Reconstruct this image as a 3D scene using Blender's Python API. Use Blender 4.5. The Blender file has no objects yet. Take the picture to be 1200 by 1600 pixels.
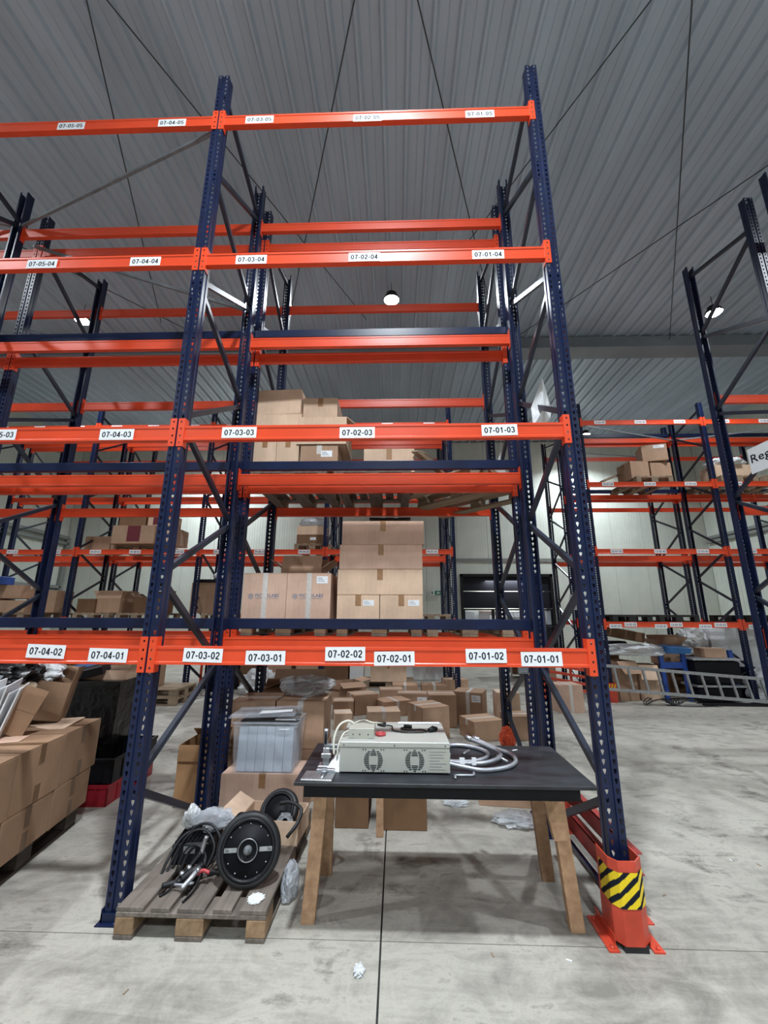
import bpy, bmesh, math, random
from mathutils import Vector, Matrix, Euler, noise
PI = math.pi
SC = bpy.context.scene
COL = SC.collection
random.seed(7)

# ------------------------------------------------------------------ camera
cam_d = bpy.data.cameras.new('camera')
cam = bpy.data.objects.new('camera', cam_d)
COL.objects.link(cam)
cam_d.sensor_fit = 'VERTICAL'
cam_d.sensor_height = 24.0
cam_d.lens = 650.44 / 1600 * 24.0
cam_d.clip_start = 0.02
cam_d.clip_end = 200
PITCH, YAW, ROLL = 0.2418, 0.0306, 0.0040
fwd = Vector((-math.sin(YAW) * math.cos(PITCH), math.cos(YAW) * math.cos(PITCH), math.sin(PITCH)))
rt0 = Vector((math.cos(YAW), math.sin(YAW), 0))
up0 = rt0.cross(fwd)
rt = rt0 * math.cos(ROLL) + up0 * math.sin(ROLL)
up = -rt0 * math.sin(ROLL) + up0 * math.cos(ROLL)
m = Matrix((rt, up, -fwd)).transposed().to_4x4()
m.translation = Vector((1.5756, -2.7229, 1.6554))
cam.matrix_world = m
SC.camera = cam

# ------------------------------------------------------------------ world, exposure, lights
W = bpy.data.worlds.new('world')
SC.world = W
W.use_nodes = True
W.node_tree.nodes['Background'].inputs[0].default_value = (0.6, 0.7, 0.85, 1)
W.node_tree.nodes['Background'].inputs[1].default_value = 0.05
SC.view_settings.view_transform = 'Standard'
SC.view_settings.look = 'None'
SC.view_settings.gamma = 1
SC.view_settings.use_curve_mapping = False
SC.view_settings.exposure = 0.22
LAMP_W = 235.0          # watts of each high-bay lamp
LAMP_COL = (0.86, 0.94, 1.0)
LAMPS = [(-5.4, 5.05), (1.49, 4.6), (8.42, 5.15), (-5.4, -1.7), (1.5, -2.2), (8.4, -1.7), (-5.4, -8.6), (1.5, -8.8), (8.4, -8.6), (-5.4,11.3),(8.4,11.4)]
LAMP_Z = 7.98
LAMP_DIM = (.42, .42, .42, .9, 1.35, 1.1, .9, 1.4, 1.1, .95, .95)   # like lamps; outputs weighted to darken the far floor and brighten the near


# ------------------------------------------------------------------ materials
def newmat(name):
    mt = bpy.data.materials.new(name)
    mt.use_nodes = True
    nt = mt.node_tree
    return mt, nt, nt.nodes['Principled BSDF']


def N(nt, kind, **kw):
    n = nt.nodes.new(kind)
    for k, v in kw.items():
        if k in n.inputs:
            n.inputs[k].default_value = v
        else:
            setattr(n, k, v)
    return n


def coords(nt, scale=(1, 1, 1), kind='Object'):
    t = N(nt, 'ShaderNodeTexCoord')
    mp = N(nt, 'ShaderNodeMapping')
    mp.inputs['Scale'].default_value = scale
    nt.links.new(t.outputs[kind], mp.inputs['Vector'])
    return mp.outputs[0]


def plain(name, col, rough=0.5, metal=0.0, nscale=8.0, namt=0.12, bump=0.0, bscale=60.0, stretch=(1, 1, 1), spec=0.5, rand=0.0):
    mt, nt, p = newmat(name)
    p.inputs['Roughness'].default_value = rough
    p.inputs['Metallic'].default_value = metal
    p.inputs['Specular IOR Level'].default_value = spec
    v = coords(nt, stretch)
    no = N(nt, 'ShaderNodeTexNoise', Scale=nscale, Detail=5.0)
    nt.links.new(v, no.inputs['Vector'])
    rp = N(nt, 'ShaderNodeValToRGB')
    rp.color_ramp.elements[0].position = 0.3
    rp.color_ramp.elements[1].position = 0.7
    rp.color_ramp.elements[0].color = tuple(c * (1 - namt) for c in col) + (1,)
    rp.color_ramp.elements[1].color = tuple(min(1, c * (1 + namt)) for c in col) + (1,)
    nt.links.new(no.outputs[0], rp.inputs[0])
    out = rp.outputs[0]
    if rand:
        oi = N(nt, 'ShaderNodeObjectInfo')
        mr = N(nt, 'ShaderNodeMapRange')
        mr.inputs[3].default_value = 1 - rand
        mr.inputs[4].default_value = 1 + rand
        nt.links.new(oi.outputs['Random'], mr.inputs[0])
        hs = N(nt, 'ShaderNodeHueSaturation')
        nt.links.new(mr.outputs[0], hs.inputs['Value'])
        nt.links.new(out, hs.inputs['Color'])
        out = hs.outputs[0]
    nt.links.new(out, p.inputs['Base Color'])
    if bump:
        n2 = N(nt, 'ShaderNodeTexNoise', Scale=bscale, Detail=4.0)
        nt.links.new(v, n2.inputs['Vector'])
        b = N(nt, 'ShaderNodeBump', Strength=bump, Distance=0.01)
        nt.links.new(n2.outputs[0], b.inputs['Height'])
        nt.links.new(b.outputs[0], p.inputs['Normal'])
    return mt


M = {}
M['orange'] = plain('orange_enamel', (0.74, 0.066, 0.018), 0.33, 0, 3, 0.08, spec=0.5)
M['red'] = plain('red_enamel', (0.55, 0.06, 0.03), 0.4, 0, 9, 0.2)
M['shadered'] = plain('shaded_dark_red_paint', (0.30, 0.035, 0.03), 0.5, 0, 9, 0.3)  # barrier rail red, darkened in the colour for the shadow it lies in
M['darkred'] = plain('crate_red_plastic', (0.33, 0.012, 0.025), 0.4, 0, 9, 0.15)
M['blue'] = plain('dark_blue_enamel', (0.0065, 0.013, 0.048), 0.34, 0.0, 5, 0.2, spec=0.35)
M['galvbrace'] = plain('grey_bracing_steel', (0.20, 0.22, 0.24), 0.4, 0.3, 14, 0.2)
M['brace'] = plain('brace_dark_metal', (0.022, 0.028, 0.048), 0.36, 0.15, 6, 0.25, spec=0.4)
M['dullalu'] = plain('dull_grey_casting', (0.16, 0.17, 0.18), 0.6, 0.3, 18, 0.15)
M['galv'] = plain('galvanised_steel', (0.45, 0.47, 0.50), 0.32, 0.9, 14, 0.25)
M['steel'] = plain('bare_steel_tube', (0.40, 0.42, 0.46), 0.45, 0.7, 30, 0.12)
M['alu'] = plain('dull_aluminium', (0.42, 0.43, 0.45), 0.42, 0.8, 18, 0.15)
M['white'] = plain('white_label_paper', (0.82, 0.84, 0.88), 0.8, 0, 30, 0.03, spec=0.15)
M['paper'] = plain('white_sheet_paper', (0.75, 0.76, 0.78), 0.6, 0, 12, 0.06)
M['ink'] = plain('black_ink', (0.010, 0.013, 0.022), 0.85, 0, 20, 0.1, spec=0.15)
M['grey_ink'] = plain('grey_print', (0.22, 0.24, 0.27), 0.6, 0, 20, 0.1)
M['blue_ink'] = plain('faded_blue_print', (0.17, 0.22, 0.30), 0.7, 0, 40, 0.25)
M['black'] = plain('black_plastic', (0.006, 0.0065, 0.009), 0.42, 0, 20, 0.3, spec=0.35)
M['rubber'] = plain('black_rubber', (0.012, 0.013, 0.016), 0.5, 0, 30, 0.25, bump=0.1, bscale=120)
M['tabletop'] = plain('scuffed_black_tabletop', (0.016, 0.018, 0.023), 0.48, 0, 5, 0.55, bump=0.15, bscale=40, stretch=(1, 3, 1))
M['apron'] = plain('black_painted_edge', (0.003, 0.0035, 0.006), 0.6, 0, 10, 0.3, spec=0.25)
M['maroon'] = plain('maroon_print', (0.13, 0.012, 0.022), 0.6, 0, 20, 0.1)
M['yellow'] = plain('yellow_warning_tape', (0.85, 0.62, 0.01), 0.4, 0, 20, 0.05)
M['bluepaint'] = plain('bright_blue_paint', (0.02, 0.07, 0.32), 0.45, 0, 9, 0.2)
M['bluebin'] = plain('light_blue_plastic', (0.03, 0.15, 0.40), 0.4, 0, 9, 0.1)
M['machine'] = plain('cream_painted_steel', (0.40, 0.405, 0.375), 0.42, 0, 6, 0.05)
M['machine2'] = plain('beige_psu_steel', (0.40, 0.40, 0.35), 0.45, 0, 6, 0.05)
M['cable_w'] = plain('cream_cable', (0.62, 0.60, 0.52), 0.45, 0, 20, 0.05)
M['pinkred'] = plain('red_tape_roll', (0.45, 0.05, 0.06), 0.45, 0, 20, 0.1)
M['folder'] = plain('pale_grey_blue_panel', (0.52, 0.59, 0.70), 0.6, 0, 5, 0.06)
M['door'] = plain('dark_door_panel', (0.007, 0.008, 0.014), 0.6, 0, 3, 0.2, spec=0.25)
M['green'] = plain('exit_sign_green', (0.01, 0.20, 0.10), 0.4, 0, 20, 0.05)
M['trim'] = plain('grey_trim_metal', (0.25, 0.27, 0.26), 0.5, 0.2, 4, 0.1)
M['rod'] = plain('dark_bracing_rod', (0.05, 0.055, 0.06), 0.5, 0.4, 4, 0.1)
M['foam'] = plain('polystyrene_white', (0.75, 0.77, 0.78), 0.8, 0, 60, 0.1, bump=0.4, bscale=120)


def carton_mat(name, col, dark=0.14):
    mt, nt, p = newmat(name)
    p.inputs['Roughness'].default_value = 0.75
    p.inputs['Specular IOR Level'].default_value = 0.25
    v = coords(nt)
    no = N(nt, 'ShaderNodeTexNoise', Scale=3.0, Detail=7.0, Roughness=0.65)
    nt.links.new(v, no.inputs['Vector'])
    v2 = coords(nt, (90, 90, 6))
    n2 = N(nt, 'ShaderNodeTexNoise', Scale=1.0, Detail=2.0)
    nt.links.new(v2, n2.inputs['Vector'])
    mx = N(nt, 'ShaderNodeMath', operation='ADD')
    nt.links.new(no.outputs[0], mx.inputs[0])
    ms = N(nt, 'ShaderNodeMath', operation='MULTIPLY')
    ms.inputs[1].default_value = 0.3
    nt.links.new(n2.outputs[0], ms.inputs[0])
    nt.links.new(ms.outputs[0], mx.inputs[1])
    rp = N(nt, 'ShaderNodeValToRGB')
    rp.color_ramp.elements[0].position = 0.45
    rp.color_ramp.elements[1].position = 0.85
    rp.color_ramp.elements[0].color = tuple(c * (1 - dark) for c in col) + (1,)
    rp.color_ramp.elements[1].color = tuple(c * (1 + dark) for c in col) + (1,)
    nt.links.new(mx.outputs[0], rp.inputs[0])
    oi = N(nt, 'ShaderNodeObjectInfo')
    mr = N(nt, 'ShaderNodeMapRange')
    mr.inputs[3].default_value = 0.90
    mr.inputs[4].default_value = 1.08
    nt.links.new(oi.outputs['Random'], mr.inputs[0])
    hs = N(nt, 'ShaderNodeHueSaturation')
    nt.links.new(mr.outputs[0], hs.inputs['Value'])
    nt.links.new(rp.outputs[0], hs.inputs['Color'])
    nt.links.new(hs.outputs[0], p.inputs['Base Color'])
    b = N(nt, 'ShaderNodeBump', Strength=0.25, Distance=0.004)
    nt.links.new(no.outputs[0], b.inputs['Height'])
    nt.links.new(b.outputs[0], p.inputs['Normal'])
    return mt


M['card'] = carton_mat('brown_cardboard', (0.43, 0.275, 0.185))
M['card_light'] = carton_mat('pale_cardboard', (0.66, 0.475, 0.345))
M['card_pink'] = carton_mat('pinkish_cardboard', (0.62, 0.42, 0.325))
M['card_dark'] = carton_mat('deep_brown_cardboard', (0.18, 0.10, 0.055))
M['card_orange'] = carton_mat('orange_brown_cardboard', (0.34, 0.19, 0.095))
M['tape_d'] = plain('dark_packing_tape', (0.15, 0.085, 0.045), 0.3, 0, 40, 0.15)
M['card_pile'] = carton_mat('worn_pile_cardboard', (0.30, 0.185, 0.115))
M['tape_w'] = plain('white_packing_tape', (0.62, 0.58, 0.55), 0.3, 0, 40, 0.1)
M['tape_b'] = plain('brown_packing_tape', (0.33, 0.18, 0.09), 0.3, 0, 40, 0.15)


def wood_mat(name, a, b, sc=1.0):
    mt, nt, p = newmat(name)
    p.inputs['Roughness'].default_value = 0.72
    v = coords(nt, (30 * sc, 2.2 * sc, 30 * sc))
    no = N(nt, 'ShaderNodeTexNoise', Scale=1.0, Detail=6.0, Roughness=0.6)
    nt.links.new(v, no.inputs['Vector'])
    rp = N(nt, 'ShaderNodeValToRGB')
    rp.color_ramp.elements[0].position = 0.35
    rp.color_ramp.elements[1].position = 0.72
    rp.color_ramp.elements[0].color = a + (1,)
    rp.color_ramp.elements[1].color = b + (1,)
    nt.links.new(no.outputs[0], rp.inputs[0])
    oi = N(nt, 'ShaderNodeObjectInfo')
    mr = N(nt, 'ShaderNodeMapRange')
    mr.inputs[3].default_value = 0.82
    mr.inputs[4].default_value = 1.15
    nt.links.new(oi.outputs['Random'], mr.inputs[0])
    hs = N(nt, 'ShaderNodeHueSaturation')
    nt.links.new(mr.outputs[0], hs.inputs['Value'])
    nt.links.new(rp.outputs[0], hs.inputs['Color'])
    nt.links.new(hs.outputs[0], p.inputs['Base Color'])
    bm = N(nt, 'ShaderNodeBump', Strength=0.35, Distance=0.003)
    nt.links.new(no.outputs[0], bm.inputs['Height'])
    nt.links.new(bm.outputs[0], p.inputs['Normal'])
    return mt


M['oldwood'] = wood_mat('weathered_pallet_wood', (0.10, 0.080, 0.068), (0.21, 0.175, 0.15))
M['blockwood'] = wood_mat('pallet_block_wood', (0.20, 0.12, 0.065), (0.36, 0.24, 0.14), 0.8)
M['palewood'] = wood_mat('pale_pallet_wood', (0.22, 0.155, 0.10), (0.38, 0.29, 0.20))
M['shadewood'] = wood_mat('shaded_pallet_wood', (0.035, 0.026, 0.020), (0.085, 0.065, 0.05))  # pallet wood with the deep shade under the left pile in its colour
M['blackwood'] = wood_mat('black_stained_wood', (0.008, 0.008, 0.009), (0.03, 0.028, 0.026))
M['legwood'] = wood_mat('orange_brown_timber', (0.36, 0.205, 0.115), (0.56, 0.35, 0.21), 0.6)


def film_mat(name, col, alpha, rough=0.18, bump=0.5, bscale=14):
    mt, nt, p = newmat(name)
    p.inputs['Base Color'].default_value = col + (1,)
    p.inputs['Roughness'].default_value = rough
    p.inputs['Alpha'].default_value = alpha
    v = coords(nt)
    no = N(nt, 'ShaderNodeTexNoise', Scale=bscale, Detail=5.0, Distortion=1.5)
    nt.links.new(v, no.inputs['Vector'])
    b = N(nt, 'ShaderNodeBump', Strength=bump, Distance=0.03)
    nt.links.new(no.outputs[0], b.inputs['Height'])
    nt.links.new(b.outputs[0], p.inputs['Normal'])
    return mt


M['film'] = film_mat('clear_stretch_film', (0.72, 0.76, 0.80), 0.45)
M['bag'] = film_mat('cloudy_plastic_bag', (0.60, 0.64, 0.70), 0.60)
M['silver'] = film_mat('silver_foil_bag', (0.62, 0.64, 0.66), 1.0, 0.22, 0.7)
M['whitefilm'] = film_mat('white_plastic_wrap', (0.66, 0.68, 0.70), 0.95, 0.35, 0.5, 7)
M['blackfilm'] = film_mat('black_stretch_film', (0.004, 0.004, 0.005), 1.0, 0.3, 0.6, 6)
M['bin'] = film_mat('translucent_bin_plastic', (0.72, 0.76, 0.84), 0.20, 0.2, 0.02, 4)
M['orangefilm'] = film_mat('orange_net_plastic', (0.75, 0.08, 0.02), 0.8, 0.3, 0.9, 20)


def glass_mat():
    mt, nt, p = newmat('door_pane_glass')
    p.inputs['Base Color'].default_value = (0.45, 0.5, 0.55, 1)
    p.inputs['Roughness'].default_value = 0.1
    p.inputs['Alpha'].default_value = 0.35
    return mt


M['pane'] = glass_mat()


def floor_mat():
    mt, nt, p = newmat('worn_concrete')
    p.inputs['Specular IOR Level'].default_value = 0.28
    v = coords(nt)
    n1 = N(nt, 'ShaderNodeTexNoise', Scale=0.55, Detail=9.0, Roughness=0.68, Distortion=0.4)
    n2 = N(nt, 'ShaderNodeTexNoise', Scale=3.1, Detail=7.0, Roughness=0.7, Distortion=1.2)
    v3 = coords(nt, (1.4, 9.0, 1))
    n3 = N(nt, 'ShaderNodeTexNoise', Scale=1.2, Detail=6.0, Roughness=0.7, Distortion=0.6)
    n4 = N(nt, 'ShaderNodeTexNoise', Scale=70.0, Detail=3.0)
    for n in (n1, n2, n4):
        nt.links.new(v, n.inputs['Vector'])
    nt.links.new(v3, n3.inputs['Vector'])
    a = N(nt, 'ShaderNodeMath', operation='MULTIPLY_ADD')
    a.inputs[1].default_value = 0.75
    nt.links.new(n2.outputs[0], a.inputs[0])
    nt.links.new(n1.outputs[0], a.inputs[2])
    b = N(nt, 'ShaderNodeMath', operation='MULTIPLY_ADD')
    b.inputs[1].default_value = 0.55
    nt.links.new(n3.outputs[0], b.inputs[0])
    nt.links.new(a.outputs[0], b.inputs[2])
    c = N(nt, 'ShaderNodeMath', operation='MULTIPLY_ADD')
    c.inputs[1].default_value = 0.12
    nt.links.new(n4.outputs[0], c.inputs[0])
    nt.links.new(b.outputs[0], c.inputs[2])
    rp = N(nt, 'ShaderNodeValToRGB')
    e = rp.color_ramp.elements
    e[0].position = 0.92
    e[0].color = (0.072, 0.068, 0.058, 1)
    e[1].position = 1.46
    e[1].color = (0.42, 0.395, 0.35, 1)
    m1 = e.new(1.12)
    m1.color = (0.215, 0.202, 0.178, 1)
    mr = N(nt, 'ShaderNodeMapRange')
    mr.inputs[1].default_value = 0.85
    mr.inputs[2].default_value = 1.6
    nt.links.new(c.outputs[0], mr.inputs[0])
    for q, pos in zip(sorted(range(3), key=lambda i: e[i].position), (0.08, 0.40, 0.80)):
        e[q].position = pos
    nt.links.new(mr.outputs[0], rp.inputs[0])
    # thin scratches
    v5 = coords(nt, (1.0, 1.0, 1))
    vo = N(nt, 'ShaderNodeTexVoronoi', feature='DISTANCE_TO_EDGE', Scale=0.8)
    nd = N(nt, 'ShaderNodeTexNoise', Scale=2.0, Detail=3.0)
    nt.links.new(v5, nd.inputs['Vector'])
    vm = N(nt, 'ShaderNodeMixRGB')
    vm.inputs[0].default_value = 0.12
    nt.links.new(v5, vm.inputs[1])
    nt.links.new(nd.outputs['Color'], vm.inputs[2])
    nt.links.new(vm.outputs[0], vo.inputs['Vector'])
    sc = N(nt, 'ShaderNodeMapRange')
    sc.inputs[1].default_value = 0.0
    sc.inputs[2].default_value = 0.006
    sc.inputs[3].default_value = 0.80
    sc.inputs[4].default_value = 1.0
    nt.links.new(vo.outputs['Distance'], sc.inputs[0])
    mu = N(nt, 'ShaderNodeMixRGB', blend_type='MULTIPLY')
    mu.inputs[0].default_value = 0.0
    nt.links.new(rp.outputs[0], mu.inputs[1])
    nt.links.new(sc.outputs[0], mu.inputs[2])
    nt.links.new(mu.outputs[0], p.inputs['Base Color'])
    rr = N(nt, 'ShaderNodeMapRange')
    rr.inputs[3].default_value = 0.42
    rr.inputs[4].default_value = 0.72
    nt.links.new(n2.outputs[0], rr.inputs[0])
    nt.links.new(rr.outputs[0], p.inputs['Roughness'])
    bp = N(nt, 'ShaderNodeBump', Strength=0.12, Distance=0.004)
    nt.links.new(n4.outputs[0], bp.inputs['Height'])
    nt.links.new(bp.outputs[0], p.inputs['Normal'])
    return mt


M['floor'] = floor_mat()
M['joint'] = plain('dark_joint_filler', (0.03, 0.03, 0.03), 0.8)
M['ceil'] = plain('grey_steel_deck', (0.41, 0.49, 0.58), 0.42, 0.1, 0.6, 0.12, stretch=(2, 0.5, 1))
M['girder'] = plain('girder_paint', (0.20, 0.22, 0.25), 0.5, 0.1, 1.5, 0.12)
M['wall'] = plain('pale_green_white_panel', (0.60, 0.64, 0.58), 0.5, 0, 1.3, 0.07)
M['wallseam'] = plain('panel_seam', (0.20, 0.22, 0.21), 0.6)
mt, nt, p = newmat('lamp_lens')
p.inputs['Emission Color'].default_value = (1, 0.97, 0.92, 1)
p.inputs['Emission Strength'].default_value = 90
M['lamp'] = mt


# ------------------------------------------------------------------ mesh builder
class MB:
    def __init__(s):
        s.v, s.f, s.m, s.sm = [], [], [], []

    def face(s, pts, mi=0):
        n = len(s.v)
        s.v += [tuple(p) for p in pts]
        s.f.append(tuple(range(n, n + len(pts))))
        s.m.append(mi)
        s.sm.append(False)

    def add(s, vs, fs, mi=0, smooth=False, mat=None):
        n = len(s.v)
        if mat is not None:
            vs = [mat @ Vector(p) for p in vs]
        s.v += [tuple(p) for p in vs]
        for f in fs:
            s.f.append(tuple(i + n for i in f))
            s.m.append(mi)
            s.sm.append(smooth)
        return s

    def box(s, x0, y0, z0, x1, y1, z1, mi=0, mat=None, b=0.0):
        if b:
            vs = []
            for z, i in ((z0, b), (z0 + b, 0), (z1 - b, 0), (z1, b)):
                vs += [(x0 + i, y0 + i + (b if i == 0 else 0) * 0, z)]
                vs.pop()
                if i:
                    pts = [(x0 + b, y0 + b), (x1 - b, y0 + b), (x1 - b, y1 - b), (x0 + b, y1 - b)]
                else:
                    pts = [(x0, y0), (x1, y0), (x1, y1), (x0, y1)]
                vs += [(a, c, z) for a, c in pts]
            fs = [(3, 2, 1, 0), (12, 13, 14, 15)]
            for k in range(3):
                for j in range(4):
                    fs.append((4 * k + j, 4 * k + (j + 1) % 4, 4 * k + 4 + (j + 1) % 4, 4 * k + 4 + j))
            return s.add(vs, fs, mi, False, mat)
        vs = [(x0, y0, z0), (x1, y0, z0), (x1, y1, z0), (x0, y1, z0), (x0, y0, z1), (x1, y0, z1), (x1, y1, z1), (x0, y1, z1)]
        fs = [(3, 2, 1, 0), (4, 5, 6, 7), (0, 1, 5, 4), (1, 2, 6, 5), (2, 3, 7, 6), (3, 0, 4, 7)]
        return s.add(vs, fs, mi, False, mat)

    def bar(s, a, b, w, h, mi=0, upv=(0, 0, 1)):
        """rectangular bar from a to b, w across, h along up vector"""
        a, b = Vector(a), Vector(b)
        d = b - a
        L = d.length
        d.normalize()
        x = d.cross(Vector(upv))
        if x.length < 1e-4:
            x = d.cross(Vector((1, 0, 0)))
        x.normalize()
        z = x.cross(d)
        mt = Matrix((x, d, z)).transposed().to_4x4()
        mt.translation = a
        return s.box(-w / 2, 0, -h / 2, w / 2, L, h / 2, mi, mt)

    def tube(s, pts, r, n=10, mi=0, cap=True, closed=False):
        pts = [Vector(p) for p in pts]
        vs, fs = [], []
        prev = None
        L = len(pts)
        for i, p in enumerate(pts):
            if closed:
                d = pts[(i + 1) % L] - pts[i - 1]
            else:
                d = pts[min(i + 1, L - 1)] - pts[max(i - 1, 0)]
            if d.length < 1e-9:
                d = Vector((0, 0, 1))
            d.normalize()
            if prev is None:
                x = d.cross(Vector((0, 0, 1)))
                if x.length < 1e-3:
                    x = d.cross(Vector((1, 0, 0)))
            else:
                x = prev - d * prev.dot(d)
            x.normalize()
            prev = x
            y = d.cross(x)
            rr = r[i] if isinstance(r, (list, tuple)) else r
            for k in range(n):
                a = 2 * PI * k / n
                vs.append(p + x * math.cos(a) * rr + y * math.sin(a) * rr)
        for i in range(L if closed else L - 1):
            for k in range(n):
                j = (i + 1) % L
                fs.append((i * n + k, i * n + (k + 1) % n, j * n + (k + 1) % n, j * n + k))
        if cap and not closed:
            fs.append(tuple(reversed(range(n))))
            fs.append(tuple(range((L - 1) * n, L * n)))
        return s.add(vs, fs, mi, True)

    def lathe(s, prof, n=32, mi=0, mat=None, smooth=True):
        """prof: (r, z) list, revolved about z"""
        vs, fs = [], []
        for r, z in prof:
            for k in range(n):
                a = 2 * PI * k / n
                vs.append((r * math.cos(a), r * math.sin(a), z))
        for i in range(len(prof) - 1):
            for k in range(n):
                fs.append((i * n + k, i * n + (k + 1) % n, (i + 1) * n + (k + 1) % n, (i + 1) * n + k))
        return s.add(vs, fs, mi, smooth, mat)

    def build(s, name, mats, parent=None, loc=(0, 0, 0), rot=(0, 0, 0)):
        me = s.mesh(name, mats)
        return link(name, me, parent, loc, rot)

    def mesh(s, name, mats):
        me = bpy.data.meshes.new(name)
        me.from_pydata(s.v, [], s.f)
        if not isinstance(mats, (list, tuple)):
            mats = [mats]
        for mt in mats:
            me.materials.append(M[mt] if isinstance(mt, str) else mt)
        me.polygons.foreach_set('material_index', s.m)
        me.polygons.foreach_set('use_smooth', s.sm)
        me.update()
        return me


def link(name, me, parent=None, loc=(0, 0, 0), rot=(0, 0, 0)):
    o = bpy.data.objects.new(name, me)
    COL.objects.link(o)
    o.location = loc
    o.rotation_euler = rot
    if parent:
        o.parent = parent
    return o


def tag(o, label=None, cat=None, group=None, kind=None):
    if label:
        o['label'] = label
    if cat:
        o['category'] = cat
    if group:
        o['group'] = group
    if kind:
        o['kind'] = kind
    return o


def thing(name, label, cat, loc=(0, 0, 0), rz=0.0, group=None):
    o = link(name, None, None, loc, (0, 0, rz))
    o.empty_display_size = 0.1
    return tag(o, label, cat, group)


def spline(ctrl, n=8, closed=False):
    P = [Vector(p) for p in ctrl]
    out = []
    L = len(P)
    rng = range(L) if closed else range(L - 1)
    for i in rng:
        p1, p2 = P[i], P[(i + 1) % L]
        p0 = P[i - 1] if (i > 0 or closed) else p1 * 2 - p2
        p3 = P[(i + 2) % L] if (i + 2 < L or closed) else p2 * 2 - p1
        for k in range(n):
            t = k / n
            out.append(0.5 * ((2 * p1) + (p2 - p0) * t + (2 * p0 - 5 * p1 + 4 * p2 - p3) * t * t + (3 * p1 - p0 - 3 * p2 + p3) * t ** 3))
    if not closed:
        out.append(P[-1])
    return out


TEXT_CACHE = {}


def text_geo(s, bold=0.012, res=2):
    """triangulated glyph geometry of a string, height of capitals about 0.73, centred"""
    key = (s, bold)
    if key in TEXT_CACHE:
        return TEXT_CACHE[key]
    cu = bpy.data.curves.new('txt', 'FONT')
    cu.body = s
    cu.align_x = 'CENTER'
    cu.align_y = 'CENTER'
    cu.resolution_u = res
    cu.offset = bold
    cu.space_character = 1.04
    o = bpy.data.objects.new('txt', cu)
    COL.objects.link(o)
    dg = bpy.context.evaluated_depsgraph_get()
    dg.update()
    me = bpy.data.meshes.new_from_object(o.evaluated_get(dg))
    vs = [v.co.copy() for v in me.vertices]
    fs = [tuple(p.vertices) for p in me.polygons]
    bpy.data.objects.remove(o)
    bpy.data.curves.remove(cu)
    bpy.data.meshes.remove(me)
    if vs:
        x0, x1 = min(v.x for v in vs), max(v.x for v in vs)
        y0, y1 = min(v.y for v in vs), max(v.y for v in vs)
        c = Vector(((x0 + x1) / 2, (y0 + y1) / 2, 0))
        vs = [v - c for v in vs]
        TEXT_CACHE[key] = (vs, fs, x1 - x0, y1 - y0)
    else:
        TEXT_CACHE[key] = ([], [], 1, 1)
    return TEXT_CACHE[key]


def put_text(mb, s, cx, y, cz, w, h=None, mi=1, bold=0.012, mat=None):
    """text on the -Y side at y, centred cx,cz, fitted to width w (and height h)"""
    vs, fs, tw, th = text_geo(s, bold)
    sx = w / tw
    sz = (h / th) if h else sx
    mb.add([(cx + v.x * sx, y, cz + v.y * sz) for v in vs], fs, mi, False, mat)


# ------------------------------------------------------------------ room shell
XL, XR, YB, YF, ZC = -11.3, 13.2, 13.0, -13.0, 8.4


def struct(o):
    o['kind'] = 'structure'
    return o


JX, JY = 1.487, -0.078
fb = MB().box(XL - .3, YF - .3, -0.3, XR + .3, YB + .3, -0.012)
floor = struct(fb.build('floor', 'joint'))
floor['label'] = 'grey worn concrete warehouse floor with dark joints'
g = 0.005
for (x0, x1) in ((XL, JX - g), (JX + g, XR)):
    for (y0, y1) in ((YF, JY - g * .6), (JY + g * .6, YB)):
        MB().box(x0, y0, -0.012, x1, y1, 0).build('slab', 'floor', floor)

# steel deck ceiling, ribs along Y
pr = []
x = XL
P_ = 0.31
while x < XR:
    pr += [(x, ZC), (x + .035, ZC), (x + .065, ZC + .055), (x + .17, ZC + .058), (x + .18, ZC + .048), (x + .19, ZC + .058), (x + .285, ZC + .055)]
    x += P_
cb = MB()
for i in range(len(pr) - 1):
    (xa, za), (xb, zb) = pr[i], pr[i + 1]
    cb.face([(xa, YF, za), (xa, YB, za), (xb, YB, zb), (xb, YF, zb)])
# back of the deck gives it thickness
cb.box(XL, YF, ZC + .12, XR, YB, ZC + .2)
ceiling = struct(cb.build('ceiling', 'ceil'))
ceiling['label'] = 'grey trapezoidal steel deck roof'
for k, yy in enumerate((-6.4, 6.45)):
    o = struct(MB().box(XL, yy, ZC - .30, XR, yy + .42, ZC, 0).box(XL, yy - .04, ZC - .32, XR, yy + .46, ZC - .295).build('trim_%d' % (k + 1), 'girder'))
    o['label'] = 'wide grey roof girder crossing under the deck'
# thin wind bracing rods under the deck
rods = [((4.415, 0.445), (2.9, 3.5)), ((4.4, -.3), (8.3, 6.4)), ((8.6, .2), (4.4, 6.4)), ((-1.6, -.3), (-3.9, 5.5)), ((-1.9, -.3), (.9, 5.5)), ((1.2, .2), (-.9, 5.5)), ((1.6, -.2), (3.6, 5.0)), ((-8, .2), (-3.2, 6))]
for i, (a, b) in enumerate(rods):
    o = struct(MB().tube([(a[0], a[1], 8.25), (b[0], b[1], 8.25)], 0.009, 6).build('trim_%d' % (i + 3), 'rod'))
    o['label'] = 'thin dark bracing rod under the roof deck'


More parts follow.
